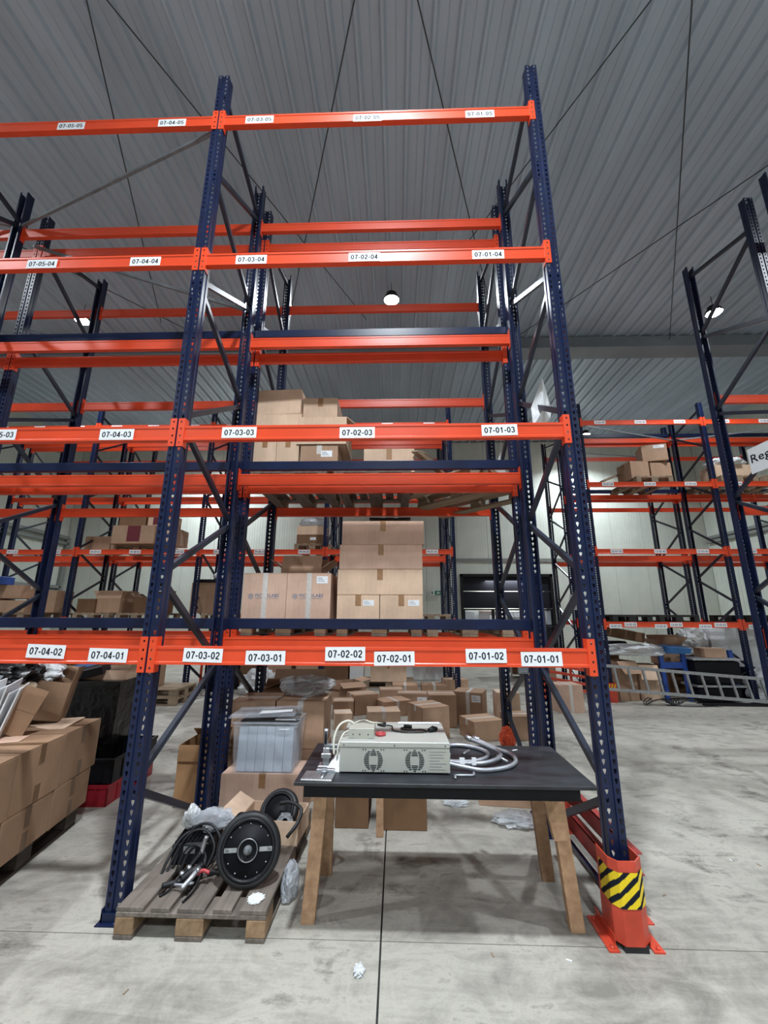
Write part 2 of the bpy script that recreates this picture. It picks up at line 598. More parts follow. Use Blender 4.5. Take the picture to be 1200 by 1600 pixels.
def ribbed_panel(w, h, rib=0.10):
    mb = MB()
    n = max(1, int(round(w / rib)))
    rib = w / n
    e = 0.006
    pts = [(0.0, 0.012), (0.004, 0.0)]
    for i in range(n):
        x = i * rib
        if i:
            pts += [(x - .006, 0.0), (x, 0.005), (x + .006, 0.0)]
    pts += [(w - .004, 0.0), (w, 0.012)]
    for i in range(len(pts) - 1):
        (xa, ya), (xb, yb) = pts[i], pts[i + 1]
        mb.face([(xa, ya, 0), (xb, yb, 0), (xb, yb, h), (xa, ya, h)])
    mb.face([(0, .012, 0), (w, .012, 0), (w, 0.0, 0), (0, 0.0, 0)])
    return mb


def wall(name, p0, p1, opening=None):
    """wall from p0 to p1 (room on the left-hand -normal side), panels 1.15 m wide"""
    p0, p1 = Vector(p0 + (0,)), Vector(p1 + (0,))
    L = (p1 - p0).length
    ang = math.atan2((p1 - p0).y, (p1 - p0).x)
    root = link(name, None, None, p0, (0, 0, ang))
    struct(root)
    root['label'] = 'pale ribbed sandwich-panel warehouse wall'
    o = MB()
    if opening:
        a, b, h = opening
        o.box(-.3, .02, 0, a, .3, ZC + .2).box(b, .02, 0, L + .3, .3, ZC + .2).box(a, .02, h, b, .3, ZC + .2)
    else:
        o.box(-.3, .02, 0, L + .3, .3, ZC + .2)
    o.build('wall_core', 'wallseam', root)
    n = int(round(L / 1.15))
    w = L / n
    lo, hi = ribbed_panel(w - .006, 3.62).mesh('panel', 'wall'), ribbed_panel(w - .006, ZC - 3.70).mesh('panel', 'wall')
    for i in range(n):
        x = i * w
        link('panel', hi, root, (x, 0, 3.70))
        if opening and x + w > opening[0] and x < opening[1]:
            a, b, h = opening
            if x < a - .02:
                ribbed_panel(a - x, 3.62).build('panel', 'wall', root, (x, 0, 0))
            if x + w > b + .02:
                ribbed_panel(x + w - b, 3.62).build('panel', 'wall', root, (b, 0, 0))
            xa, xb = max(x, a), min(x + w, b)
            ribbed_panel(xb - xa, 3.62 - h).build('panel', 'wall', root, (xa, 0, h))
        else:
            link('panel', lo, root, (x, 0, 0))
    MB().box(0, -.03, 3.60, L, .01, 3.72).build('rail', 'trim', root)
    return root


DX0, DX1, DH = 3.93, 7.33, 3.14
wall('wall_back', (XL, YB), (XR, YB), (DX0 - XL, DX1 - XL, DH))
wall('wall_right', (XR, YB), (XR, YF))
wall('wall_front', (XR, YF), (XL, YF))
wall('wall_left', (XL, YF), (XL, YB))
# conduits on the left wall and the corner
for k, (za, zb, r) in enumerate(((4.50, 4.50, .06), (4.28, 4.28, .05), (2.62, 2.62, .06), (2.48, 2.48, .03))):
    o = struct(MB().box(XL + .02, YF + 6, za - r, XL + .14, YB - .1, za + r, b=.008).build('trim_%d' % (k + 20), 'trim'))
    o['label'] = 'grey conduit running along the left wall'
o = struct(MB().box(XL + .02, YB - .16, 2.5, XL + .14, YB - .04, 4.5).build('trim_30', 'trim'))
o['label'] = 'grey vertical conduit in the left corner'
for k, za in enumerate((4.3, 4.45)):
    o = struct(MB().box(XR - .12, YF + 6, za - .05, XR - .02, YB - .1, za + .05, b=.008).build('trim_%d' % (k + 40), 'trim'))
    o['label'] = 'grey conduit running along the right wall'

# dock door
d = link('door_1', None, None, (DX0, YB, 0))
struct(d)
d['label'] = 'dark sectional dock door with a row of panes near the bottom'
wd = DX1 - DX0
for i in range(5):
    z0 = .04 + i * .62
    if i == 2:
        continue
    MB().box(.1, .02, z0, wd - .1, .07, z0 + .6, b=.006).build('panel', 'door', d)
MB().box(0, -.06, 0, .1, .1, DH).build('door_frame', 'black', d)
MB().box(wd - .1, -.06, 0, wd, .1, DH).build('door_frame', 'black', d)
MB().box(0, -.06, DH - .1, wd, .1, DH).build('door_frame', 'black', d)
wb = MB()
wz0, wz1 = 1.28, 1.88
nW = 3
pw = (wd - .2) / nW
wb.box(.1, .02, wz0, wd - .1, .07, wz0 + .05).box(.1, .02, wz1 - .05, wd - .1, .07, wz1)
for i in range(nW + 1):
    xx = .1 + i * pw
    wb.box(max(.1, xx - .05), .021, wz0, min(wd - .1, xx + .05), .069, wz1)
wb.build('window_band', 'door', d)
for i in range(nW):
    MB().box(.15 + i * pw, .035, wz0 + .05, .05 + (i + 1) * pw, .045, wz1 - .05).build('pane', 'pane', d)
# pale loading bay beyond the panes: back panel with stacked goods
struct(MB().box(DX0, YB + .9, 0, DX1, YB + 1.0, DH).build('wall_outer', 'wall'))['label'] = 'pale panel beyond the dock door'

bl = bpy.data.lights.new('bay_fill_light', 'AREA')  # added fill light behind the door, brightens what shows through the panes
bl.size = 1.5
bl.energy = 160
blo = bpy.data.objects.new('bay_fill_light', bl)
COL.objects.link(blo)
blo.location = ((DX0 + DX1) / 2, YB + .55, 2.9)
t = thing('bay_goods', 'pale wrapped goods standing beyond the dock door panes', 'goods', ((DX0 + DX1) / 2, YB + .6, 0))
for k, (x, w_, mt_) in enumerate(((-1.35, .5, 'whitefilm'), (-.55, .7, 'card_dark'), (.35, .6, 'whitefilm'), (1.15, .6, 'paper'))):
    MB().box(x - w_ / 2, 0, 0, x + w_ / 2, .25, 1.8, b=.02).build('bundle', mt_, t)
MB().box(-.55, -.015, 1.45, -.25, -.005, 1.65).build('note', 'white', t, (0, 0, 0), (0, .0, 0))

# exit sign
s = thing('exit_sign', 'green and white emergency exit sign on the back wall', 'sign', (3.02, YB - .06, 2.36))
MB().box(-.20, 0, 0, .20, .05, .17, b=.004).build('sign_plate', 'white', s)
sb = MB()
sb.box(-.04, -.004, .008, .19, 0, .162)
sb.build('green_field', 'green', s)
sb = MB().box(.02, -.007, .07, .12, -.004, .10).box(.06, -.007, .03, .09, -.004, .14)
sb.add([(.12, -.007, .05), (.16, -.007, .085), (.12, -.007, .12)], [(0, 1, 2)])
sb.build('arrow', 'white', s)
sb = MB().box(-.13, -.006, .03, -.10, 0, .14).box(-.17, -.006, .03, -.15, 0, .14)
sb.build('running_figure', 'green', s)

# ------------------------------------------------------------------ high-bay lamps
lens = MB().lathe([(0.001, -.02), (.12, -.015), (.15, .008)], 24).mesh('lamp_lens', 'lamp')
hous = MB().lathe([(.152, -.002), (.16, .03), (.15, .06), (.11, .09), (.11, .15), (.05, .17), (.001, .17)], 24).mesh('housing', 'black')
cha = MB().tube([(0, 0, .16), (0, 0, ZC - LAMP_Z)], .006, 6).mesh('suspension', 'rod')
LL = ['round high-bay lamp at left beyond the leftmost upright top', 'round high-bay lamp glowing above the middle of the rack', 'round high-bay lamp at right above the uprights by the sign']
for i, (lx, ly) in enumerate(LAMPS):
    if i < 3:
        t = thing('high_bay_lamp', LL[i], 'lamp', (lx, ly, LAMP_Z), 0, 'high-bay lamps under the roof')
    else:
        side = {-5.4: 'left', 8.4: 'right'}.get(lx, 'centre')
        row_ = 'above the rack fronts' if ly > -3 else 'above the aisle behind the viewer'
        if ly > 0:  # unseen pair added to light the back wall
            row_ = 'added near the back wall, unseen'
        t = thing('high_bay_lamp', 'round high-bay lamp %s, on the %s' % (row_, side), 'lamp', (lx, ly, LAMP_Z), 0, 'unseen high-bay lamps')
    link('housing', hous, t)
    link('lens', lens, t, (0, 0, -.004))
    link('suspension', cha, t)
    ld = bpy.data.lights.new('lamp_light', 'AREA')
    ld.shape = 'DISK'
    ld.size = 0.34
    ld.energy = LAMP_W * LAMP_DIM[i]
    ld.color = LAMP_COL
    ld.spread = math.radians(135)
    lo = bpy.data.objects.new('lamp_light', ld)
    COL.objects.link(lo)
    lo.location = (0, 0, -0.03)
    lo.parent = t

# ------------------------------------------------------------------ pallet racking
PH = 6.48


def ring_cell(mb, xc, zc, hw, hh, pts, y):
    """rectangle with a hole; 8 matching directions, at depth y (faces -Y)"""
    outer = [(hw, 0), (hw, hh), (0, hh), (-hw, hh), (-hw, 0), (-hw, -hh), (0, -hh), (hw, -hh)]
    vs = [(xc + a, y, zc + b) for a, b in outer] + [(xc + a, y, zc + b) for a, b in pts]
    mb.add(vs, [(i, (i + 1) % 8, 8 + (i + 1) % 8, 8 + i) for i in range(8)])


TEAR = [(.0085, .004), (.009, .013), (0, .016), (-.009, .013), (-.0085, .004), (-.004, -.008), (0, -.016), (.004, -.008)]


def post_mesh():
    mb = MB()
    n = int(PH / .05)
    h = PH / n
    for sx in (-1, 1):
        for i in range(n):
            ring_cell(mb, sx * .0305, (i + .5) * h, .0195, h / 2, TEAR, 0)
    prof = [(-.011, 0), (-.008, .008), (.008, .008), (.011, 0)]
    for i in range(3):
        (a, b), (c, d_) = prof[i], prof[i + 1]
        mb.face([(a, b, 0), (c, d_, 0), (c, d_, PH), (a, b, PH)])
    for sx in (-1, 1):
        pr = [(.05, 0), (.05, .012), (.046, .02), (.046, .05), (.05, .056), (.05, .085), (.034, .085), (.034, .078)]
        for i in range(len(pr) - 1):
            (a, b), (c, d_) = pr[i], pr[i + 1]
            mb.face([(sx * a, b, 0), (sx * c, d_, 0), (sx * c, d_, PH), (sx * a, b, PH)])
    return mb.mesh('upright_post', 'blue')


POST = post_mesh()
FOOT = MB().box(-.075, -.035, 0, .075, .12, .006).box(-.06, -.012, .006, -.052, .09, .07).box(.052, -.012, .006, .06, .09, .07)\
    .box(-.06, -.012, .006, .06, -.004, .05).lathe([(.012, .006), (.012, .018), (.001, .018)], 8, 0, Matrix.Translation((0.03, -.024, 0))).mesh('foot_plate', 'blue')


def beam_mesh(L, flip):
    """box beam with a recessed web, front face towards -Y (or +Y if flip)"""
    prof = [(0, 0), (0, .014), (.005, .020), (.005, .088), (0, .094), (0, .110), (.046, .110), (.046, .094), (.042, .088), (.042, .020), (.046, .014), (.046, 0)]
    mb = MB()
    n = len(prof)
    vs = [(0, y, z) for y, z in prof] + [(L, y, z) for y, z in prof]
    mb.add(vs, [(i, i + n, (i + 1) % n + n, (i + 1) % n) for i in range(n)])
    return mb.mesh('beam', 'orange')


BEAM = beam_mesh(2.692, False)
GUARD = MB().box(0, 0, 0, 2.796, .045, .092, b=.004).mesh('guard_rail', 'blue')


def conn_mesh(left):
    """end connector; left = sits at the beam's left end. Origin: beam end, outer face y=0, top of connector z=0"""
    mb = MB()
    s = -1 if left else 1
    H = .2156
    n = 4
    hh = H / n / 2
    hole = [(.006, 0), (.0055, .006), (0, .008), (-.0055, .006), (-.006, 0), (-.0045, -.006), (0, -.008), (.0045, -.006)]
    for i in range(n):
        ring_cell(mb, s * .026, -H + (2 * i + 1) * hh, .0215, hh, hole, -.0045)
    # edges of the plate
    x0, x1 = sorted((s * .0045, s * .0475))
    for (a, b, c, d_) in ((x0, -H, x0, 0), (x1, -H, x1, 0)):
        mb.face([(a, -.0045, b), (a, 0.0, b), (c, 0.0, d_), (c, -.0045, d_)])
    mb.face([(x0, -.0045, 0), (x1, -.0045, 0), (x1, 0, 0), (x0, 0, 0)])
    mb.face([(x0, -.0045, -H), (x1, -.0045, -H), (x1, 0, -H), (x0, 0, -H)])
    # side flange welded to the beam
    xf0, xf1 = sorted((s * .0045, 0))
    mb.box(xf0, -.0045, -H, xf1, .052, 0)
    return mb.mesh('beam_connector', 'orange')


CL, CR = conn_mesh(True), conn_mesh(False)


def arc(cx, cz, rx, rz, a0, a1, n=10):
    return [(cx + rx * math.cos(math.radians(a0 + (a1 - a0) * i / n)), cz + rz * math.sin(math.radians(a0 + (a1 - a0) * i / n))) for i in range(n + 1)]


STROKES = {
    '0': (.56, [arc(.28, .5, .205, .43, 0, 360, 18)]),
    '1': (.56, [[(.33, 0), (.33, 1.0)], [(.35, .93), (.27, .80), (.11, .70)]]),
    '2': (.56, [arc(.28, .71, .20, .22, 175, -20, 9) + [(.40, .50), (.20, .28), (.09, .07)], [(.05, .065), (.52, .065)]]),
    '3': (.56, [arc(.27, .72, .19, .21, 165, -80, 9), arc(.27, .28, .21, .22, 80, -165, 10)]),
    '4': (.56, [[(.40, 0), (.40, 1.0)], [(.40, .96), (.06, .27)], [(.03, .27), (.54, .27)]]),
    '5': (.56, [[(.50, .93), (.15, .93), (.10, .50)], arc(.27, .32, .21, .25, 125, -160, 11)]),
    '6': (.56, [arc(.28, .30, .20, .23, 0, 360, 14), arc(.42, .42, .33, .51, 100, 190, 8)]),
    '7': (.56, [[(.04, .93), (.52, .93)], [(.49, .90), (.32, .55), (.24, 0)]]),
    '8': (.56, [arc(.28, .73, .17, .20, 0, 360, 14), arc(.28, .28, .20, .22, 0, 360, 14)]),
    '9': (.56, [arc(.28, .70, .20, .23, 0, 360, 14), arc(.14, .58, .33, .51, -80, 10, 8)]),
    '-': (.36, [[(.03, .38), (.33, .38)]]),
}


def stroke_text(mb, s, cx, y, cz, w, h, mi, th=.17):
    tot = sum(STROKES[c][0] + .09 for c in s) - .09
    sx, sz = w / tot, h
    x = cx - w / 2
    for c in s:
        cw, lines = STROKES[c]
        for ln in lines:
            L, R_ = [], []
            n = len(ln)
            for i in range(n):
                a, b = ln[max(i - 1, 0)], ln[min(i + 1, n - 1)]
                if n > 3 and ln[0] == ln[-1] or (n > 10 and math.dist(ln[0], ln[-1]) < 1e-6):
                    a, b = ln[(i - 1) % (n - 1)], ln[(i + 1) % (n - 1)]
                dx, dz_ = b[0] - a[0], b[1] - a[1]
                l = math.hypot(dx, dz_) or 1
                nx, nz = -dz_ / l * th / 2, dx / l * th / 2
                px_, pz_ = ln[i]
                L.append((x + (px_ + nx) * sx, y, cz + (pz_ + nz - .5) * sz))
                R_.append((x + (px_ - nx) * sx, y, cz + (pz_ - nz - .5) * sz))
            mb.add(L + R_, [(i, i + 1, n + i + 1, n + i) for i in range(n - 1)], mi)
        x += (cw + .09) * sx


def label_mesh(s, w=.25, h=.083):
    mb = MB()
    mb.box(-w / 2, -.0015, -h / 2, w / 2, 0, h / 2, 0)
    stroke_text(mb, s, 0, -.002, 0, w * .85, h * .52, 1)
    return mb.mesh('location_label', ['white', 'ink'])


LEV = [1.514, 3.030, 4.540, 6.041]
NODES = [(1, .12), (0, .655), (1, 1.25), (0, 1.90), (1, 2.48), (0, 3.05), (1, 3.71), (0, 4.24), (1, 4.86), (0, 5.38), (1, 6.05), (0, 6.36)]


def rack(name_label, X, Y0, D, dz, guards, labels, skip=(), flip=False):
    """X: list of frame positions; labels: {(bay, rear?, level): [(x, dz, text, tilt)]}; guards: levels with a rear guard rail"""
    root = thing('pallet_rack', name_label, 'rack', (X[0], Y0, 0))
    ox = X[0]
    for fx in X:
        x = fx - ox
        link('upright_post', POST, root, (x, 0, .004))
        link('upright_post', POST, root, (x, D, .004), (0, 0, PI))
        link('foot_plate', FOOT, root, (x, 0, 0))
        link('foot_plate', FOOT, root, (x, D, 0), (0, 0, PI))
        ya, yb = .06, D - .06
        for k in range(len(NODES) - 1):
            (sa, za), (sb, zb) = NODES[k], NODES[k + 1]
            if flip:
                sa, sb = 1 - sa, 1 - sb
            pa = Vector((x, yb if sa else ya, za + (.03 if k else 0)))
            pb = Vector((x, yb if sb else ya, zb - .03))
            q = MB()
            q.bar(pa, pb, .034, .042)
            q.build('brace', 'brace', root)
    for b in range(len(X) - 1):
        x0 = X[b] - ox + .054
        for side in (0, 1):
            for lv, zt in enumerate(LEV):
                if lv in skip:
                    continue
                z = zt + dz
                if side == 0:
                    o = link('beam', BEAM, root, (x0, 0, z - .168))
                    link('beam_connector', CL, o, (0, 0, .168))
                    link('beam_connector', CR, o, (2.692, 0, .168))
                else:
                    o = link('beam', BEAM, root, (x0 + 2.692, D, z - .168), (0, 0, PI))
                    link('beam_connector', CL, o, (0, 0, .168))
                    link('beam_connector', CR, o, (2.692, 0, .168))
                for (lx, lz, txt, tilt, *wh) in labels.get((b, side, lv), []):
                    me = label_mesh(txt, *(wh or (.25, .083)))
                    l = link('location_label', me, o, (lx - X[b] - .054, -.0008, lz - dz * 0 - (z - .168)), (0, tilt, 0))
                if side == 1 and lv in guards:
                    link('guard_rail', GUARD, root, (x0 - .0, D + .04, z - .058 + .07))
    return root


def plan_brace(_, segs):
    root = bpy.data.objects[[o.name for o in bpy.data.objects if o.name.startswith('pallet_rack')][-1]]
    for p, q_ in segs:
        o = Vector(root.location)
        MB().bar(Vector(p) - o, Vector(q_) - o, .028, .03).build('cross_brace', 'galvbrace', root)


# labels measured on the front rack (X, Z of the label centre)
lab07 = {}


def L7(b, lv, items):
    lab07[(b, 0, lv)] = items


L7(2, 0, [(.357, 1.403, '07-03-02', .02), (.754, 1.391, '07-03-01', .0), (1.254, 1.417, '07-02-02', -.01), (1.560, 1.392, '07-02-01', -.015), (2.126, 1.411, '07-01-02', -.01), (2.463, 1.395, '07-01-01', -.01)])
L7(1, 0, [(-.658, 1.420, '07-04-02', .03), (-.252, 1.399, '07-04-01', .02)])
L7(2, 1, [(.454, 2.916, '07-03-03', 0), (1.30, 2.907, '07-02-03', 0), (2.301, 2.917, '07-01-03', -.02)])
L7(1, 1, [(-1.31, 2.915, '07-05-03', 0), (-.438, 2.909, '07-04-03', 0)])
L7(2, 2, [(.42, 4.415, '07-03-04', 0), (1.327, 4.416, '07-02-04', 0), (2.305, 4.415, '07-01-04', 0)])
L7(1, 2, [(-1.301, 4.416, '07-05-04', 0), (-.445, 4.419, '07-04-04', 0)])
L7(2, 3, [(.372, 5.922, '07-03-05', 0), (1.333, 5.904, '07-02-05', 0), (2.316, 5.907, '07-01-05', 0)])
L7(1, 3, [(-1.34, 5.917, '07-05-05', 0), (-.417, 5.917, '07-04-05', 0)])
rack('tall blue and orange pallet rack in front, its beams labelled 07', [-5.6, -2.8, 0, 2.8], 0, 1.105, 0, (0, 1, 2), lab07)
plan_brace(-.0, [((-2.76, 1.05, 6.02), (-.02, .06, 5.90)), ((-2.76, 1.24, 5.93), (-.04, 1.16, 4.90)), ((-2.84, 1.05, 6.02), (-5.56, .06, 5.92))])
rack('blue and orange pallet rack directly behind the front rack, carrying cartons', [-5.6, -2.8, 0, 2.8], 1.33, 1.085, 0, (), {}, (), True)
lab09 = {}
num = 1
for b in (3, 2, 1, 0):
    X0 = -8.39 + 2.8 * b
    for off in (2.34, 1.36, .46):
        for lv, suf in ((1, '03'), (3, '05')):
            lab09.setdefault((b, 0, lv), []).append((X0 + off, LEV[lv] + .07 - .11, '09-%02d-%s' % (num, suf), 0, .26, .085))
        num += 1
rack('far pallet rack left of the dock door, its beams labelled 09', [-8.39, -5.59, -2.79, .01, 2.81], 6.3, 1.1, .07, (), lab09)
rack('farthest pallet rack on the left, back to back against the one labelled 09', [-8.39, -5.59, -2.79, .01, 2.81], 7.62, 1.1, .07, (), {}, (), True)
lab12 = {}
num = 1
for b in (0, 1):
    X0 = 5.84 + 2.8 * b
    for off in (.46, 1.38, 2.27):
        for lv, suf in ((1, '03'), (2, '04'), (3, '05')):
            lab12.setdefault((b, 0, lv), []).append((X0 + off, LEV[lv] + .075 - .11, '12-%02d-%s' % (num, suf), 0, .26, .085))
        lab12.setdefault((b, 0, 0), []).append((X0 + off - .22, LEV[0] - .07, '12-%02d-01' % num, 0, .25, .083))
        lab12.setdefault((b, 0, 0), []).append((X0 + off + .09, LEV[0] - .035, '12-%02d-02' % num, 0, .25, .083))
        num += 1
rack('far pallet rack on the right, its beams labelled 12', [5.84, 8.64, 11.44], 6.3, 1.1, .075, (2, 3), lab12)
plan_brace(0, [((5.88, 6.36, 5.97), (8.60, 7.34, 5.99)), ((8.68, 7.34, 5.99), (11.4, 6.36, 5.97))])
rack('farthest pallet rack on the right, behind the one labelled 12', [5.84, 8.64, 11.44], 7.62, 1.1, .075, (), {}, (), True)
plan_brace(0, [((5.88, 7.68, 5.85), (8.60, 8.66, 6.05))])
rack('pallet rack across the right aisle, nearest half out of view', [5.76, 8.56], 0, 1.1, 0, (), {})
rr = rack('pallet rack across the right aisle, its end frame carrying the white sign', [5.76, 8.56], 1.31, 1.1, 0, (), {}, (3,), True)
# load plate on a post of the second rack
lp = thing('load_plate', 'small grey load plate tied to the rear right upright above the table', 'plate', (2.72, 1.322, 1.14), 0.0)
MB().box(-.045, -.006, 0, .045, 0, .10, b=.002).build('plate', 'galv', lp)
q = MB()
for k in range(4):
    q.box(-.03, -.0075, .02 + k * .018, .03, -.006, .028 + k * .018)
q.build('print', 'grey_ink', lp)

# hanging sign 'Regal'
sg = thing('rack_sign', 'white paper sign reading Regal on the right rack end', 'sign', (5.70, 1.98, 3.25), -PI / 2)
q = MB().box(0, -.004, 0, .52, 0, .30)
q.build('sheet', 'white', sg)
q = MB()
put_text(q, 'Regal', .21, -.0055, .155, .36, .13, 0, .01)
q.build('lettering', 'ink', sg)

# ------------------------------------------------------------------ wooden pallets
BD = {}


def pallet_parts(kind):
    if kind in BD:
        return BD[kind]
    top, blk = {'old': ('oldwood', 'blockwood'), 'pale': ('palewood', 'palewood'), 'dark': ('shadewood', 'shadewood'), 'black': ('blackwood', 'blackwood')}[kind]
    r = dict(
        wide=MB().box(-.0725, -.6, 0, .0725, .6, .022, b=.003).mesh('deck_board', top),
        nar=MB().box(-.05, -.6, 0, .05, .6, .022, b=.003).mesh('deck_board', top),
        cross=MB().box(-.4, -.0725, 0, .4, .0725, .022, b=.003).mesh('cross_board', top),
        block=MB().box(-.05, -.0725, 0, .05, .0725, .078, b=.004).mesh('block', blk),
        cblock=MB().box(-.0725, -.0725, 0, .0725, .0725, .078, b=.004).mesh('block', blk),
        base=MB().box(-.05, -.6, 0, .05, .6, .022, b=.003).mesh('base_board', top),
        cbase=MB().box(-.0725, -.6, 0, .0725, .6, .022, b=.003).mesh('base_board', top))
    BD[kind] = r
    return r


def pallet(x, y, z, rz, label, kind='pale', group=None, rot=None):
    """0.8 (x) by 1.2 (y), centred, base at z, top at z + .144"""
    r = pallet_parts(kind)
    t = thing('wooden_pallet', label, 'pallet', (x, y, z), rz, group)
    if rot:
        t.rotation_euler = rot
    for i, (px, w) in enumerate(((-.3275, 'wide'), (-.165, 'nar'), (0, 'wide'), (.165, 'nar'), (.3275, 'wide'))):
        link('deck_board', r[w], t, (px, random.uniform(-.004, .004), .122), (0, 0, random.uniform(-.004, .004)))
    for py in (-.5275, 0, .5275):
        link('cross_board', r['cross'], t, (0, py, .100))
        for px in (-.35, 0, .35):
            link('block', r['cblock' if px == 0 else 'block'], t, (px, py, .022))
    for px in (-.35, 0, .35):
        link('base_board', r['cbase' if px == 0 else 'base'], t, (px, 0, 0))
    return t


# ------------------------------------------------------------------ cartons
def carton(x, y, z, w, d, h, rz, label, mat='card', group=None, tape='w', ship=None, seam='x', tape_on=True, rot=None, extra=None, name='carton'):
    """closed carton, centred at x,y, base z; w along x, d along y. ship = (u, v, w, h) label on the front face"""
    t = thing(name, label, 'box', (x, y, z), rz, group)
    if rot:
        t.rotation_euler = rot
    mb = MB()
    a, b = w / 2, d / 2
    e = .0035
    mb.box(-a, -b, 0, a, b, h - .006, b=.004)
    if seam == 'x':
        mb.box(-a + .001, -b + .001, h - .006, a - .001, -e, h, 0)
        mb.box(-a + .001, e, h - .006, a - .001, b - .001, h, 0)
    else:
        mb.box(-a + .001, -b + .001, h - .006, -e, b - .001, h, 0)
        mb.box(e, -b + .001, h - .006, a - .001, b - .001, h, 0)
    mb.build('body', mat, t)
    if tape_on:
        tm = {'b': 'tape_b', 'd': 'tape_d'}.get(tape, 'tape_w')
        q = MB()
        tw = .028
        if seam == 'x':
            q.box(-a - .0008, -tw, h, a + .0008, tw, h + .0008).box(-a - .0012, -tw, h - .075, -a - .0002, tw, h + .0008).box(a + .0002, -tw, h - .075 - (.05 if tape == 'd' else 0), a + .0012, tw, h + .0008)
            if tape == 'd':
                q.box(a + .0002, -tw, .002, a + .0012, tw, .11)
        else:
            q.box(-tw, -b - .0008, h, tw, b + .0008, h + .0008).box(-tw, -b - .0012, h - (h if tape == 'full' else .105), tw, -b - .0002, h + .0008)
        q.build('tape', tm, t)
    if ship:
        u, v, lw, lh = ship
        q = MB().box(u - lw / 2, -b - .0016, v - lh / 2, u + lw / 2, -b - .0002, v + lh / 2)
        for k in range(3):
            zz = v + lh / 2 - lh * (.25 + k * .22)
            q.box(u - lw * .4, -b - .0022, zz - lh * .035, u + lw * (.0 + .1 * k), -b - .0016, zz + lh * .035, 1)
        q.build('shipping_label', ['white', 'grey_ink'], t)
    if extra:
        extra(t, a, b, h)
    return t


def open_carton(x, y, z, w, d, h, rz, label, mat='card', flaps=((1, .9), (1, .9), (1, .9), (1, .9)), fl=None, group=None, rot=None, tape=False):
    """flaps: (present, outward angle in radians from upright) for front, right, back, left"""
    t = thing('open_carton', label, 'box', (x, y, z), rz, group)
    if rot:
        t.rotation_euler = rot
    a, b, e = w / 2, d / 2, .005
    mb = MB().box(-a, -b, 0, a, b, e).box(-a, -b, 0, a, -b + e, h).box(-a, b - e, 0, a, b, h).box(-a, -b + e, 0, -a + e, b - e, h).box(a - e, -b + e, 0, a, b - e, h)
    mb.build('body', mat, t)
    fl = fl or min(w, d) / 2
    for i, (on, ang) in enumerate(flaps):
        if not on:
            continue
        L = w if i in (0, 2) else d
        off = {0: (0, -b, h), 1: (a, 0, h), 2: (0, b, h), 3: (-a, 0, h)}[i]
        rzz = {0: 0, 1: PI / 2, 2: PI, 3: -PI / 2}[i]
        q = MB().box(-L / 2 + .003, 0, 0, L / 2 - .003, .004, fl)
        q.build('flap', mat, t, off, (ang, 0, rzz))
    if tape:
        MB().box(-.03, -b - .0012, h * .55, .03, -b - .0002, h).build('tape', 'tape_b', t)
    return t


# pallets and cartons on the second rack, level 1 (deck at 1.456)
Z1 = 1.456
Z2 = 2.972
G1 = 'pallets on the first level of the second rack'
pallet(.50, 1.93, Z1, 0, 'wooden pallet under the two large printed cartons', 'old', G1)
pallet(1.41, 1.93, Z1, 0, 'wooden pallet under the tall stack of plain cartons', 'old', G1)
P1 = Z1 + .1445


def printed(t, a, b, h):
    q = MB()
    # ring emblem
    r1, r2, n = .028, .021, 6
    cx, cz = -a * .62, h * .50
    for k in range(n):
        a0, a1 = PI / 6 + 2 * PI * k / n, PI / 6 + 2 * PI * (k + 1) / n
        q.face([(cx + r1 * math.cos(a0), -b - .001, cz + r1 * math.sin(a0)), (cx + r1 * math.cos(a1), -b - .001, cz + r1 * math.sin(a1)),
                (cx + r2 * math.cos(a1), -b - .001, cz + r2 * math.sin(a1)), (cx + r2 * math.cos(a0), -b - .001, cz + r2 * math.sin(a0))])
    q.box(cx - .008, -b - .001, cz - .01, cx + .008, -b, cz + .01)
    put_text(q, 'PICCOLABS', cx + .16, -b - .001, cz + .008, .235, .034, 0, .02)
    q.box(cx + .045, -b - .001, cz - .022, cx + .27, -b, cz - .018)
    q.build('printed_logo', 'blue_ink', t)
    q = MB().box(-.022, -b - .0025, 0, .026, -b - .0012, h).box(-.024, -b, h + .0009, .024, b, h + .0017)
    q.build('tape_strip', 'tape_w', t)


carton(.283, 1.66, P1, .43, .55, .45, 0, 'large carton with blue print and white tape, left of the printed pair', 'card_pink', 'large printed cartons', seam='y', extra=printed, tape_on=False)
carton(.717, 1.66, P1, .43, .55, .45, 0, 'large carton with blue print and a shipping label, right of the printed pair', 'card_pink', 'large printed cartons', seam='y', ship=(.13, .385, .11, .07), extra=printed, tape_on=False)
open_carton(.50, 2.18, P1, .46, .42, .56, 0, 'open carton with raised flaps behind the two printed cartons', 'card', ((1, -.35), (1, .95), (1, .3), (1, .9)), .16)
GS = 'plain cartons stacked on the first level'
carton(1.203, 1.66, P1, .41, .55, .24, 0, 'small carton at bottom left of the tall stack', 'card_light', GS, 'b', (.10, .165, .105, .055), seam='y')
carton(1.620, 1.66, P1, .41, .55, .24, 0, 'small carton at bottom right of the tall stack', 'card_light', GS, 'b', (.12, .165, .105, .055), seam='y')
carton(1.413, 1.66, P1 + .242, .83, .55, .246, 0, 'wide carton third from the top of the tall stack', 'card_light', GS, 'b', seam='y')
carton(1.420, 1.66, P1 + .490, .82, .55, .242, 0, 'wide carton second from the top of the tall stack', 'card_pink', GS, 'b', seam='y')
carton(1.440, 1.66, P1 + .734, .82, .55, .240, 0, 'wide pinkish carton on top of the tall stack', 'card_pink', GS, 'b', seam='y')
t = thing('equipment_tray', 'flat dark tray with brown packages behind the top of the tall stack', 'tray', (1.50, 2.18, P1), 0)
MB().box(-.2, -.15, 0, .2, .15, 1.13, b=.004).build('package', 'card', t)
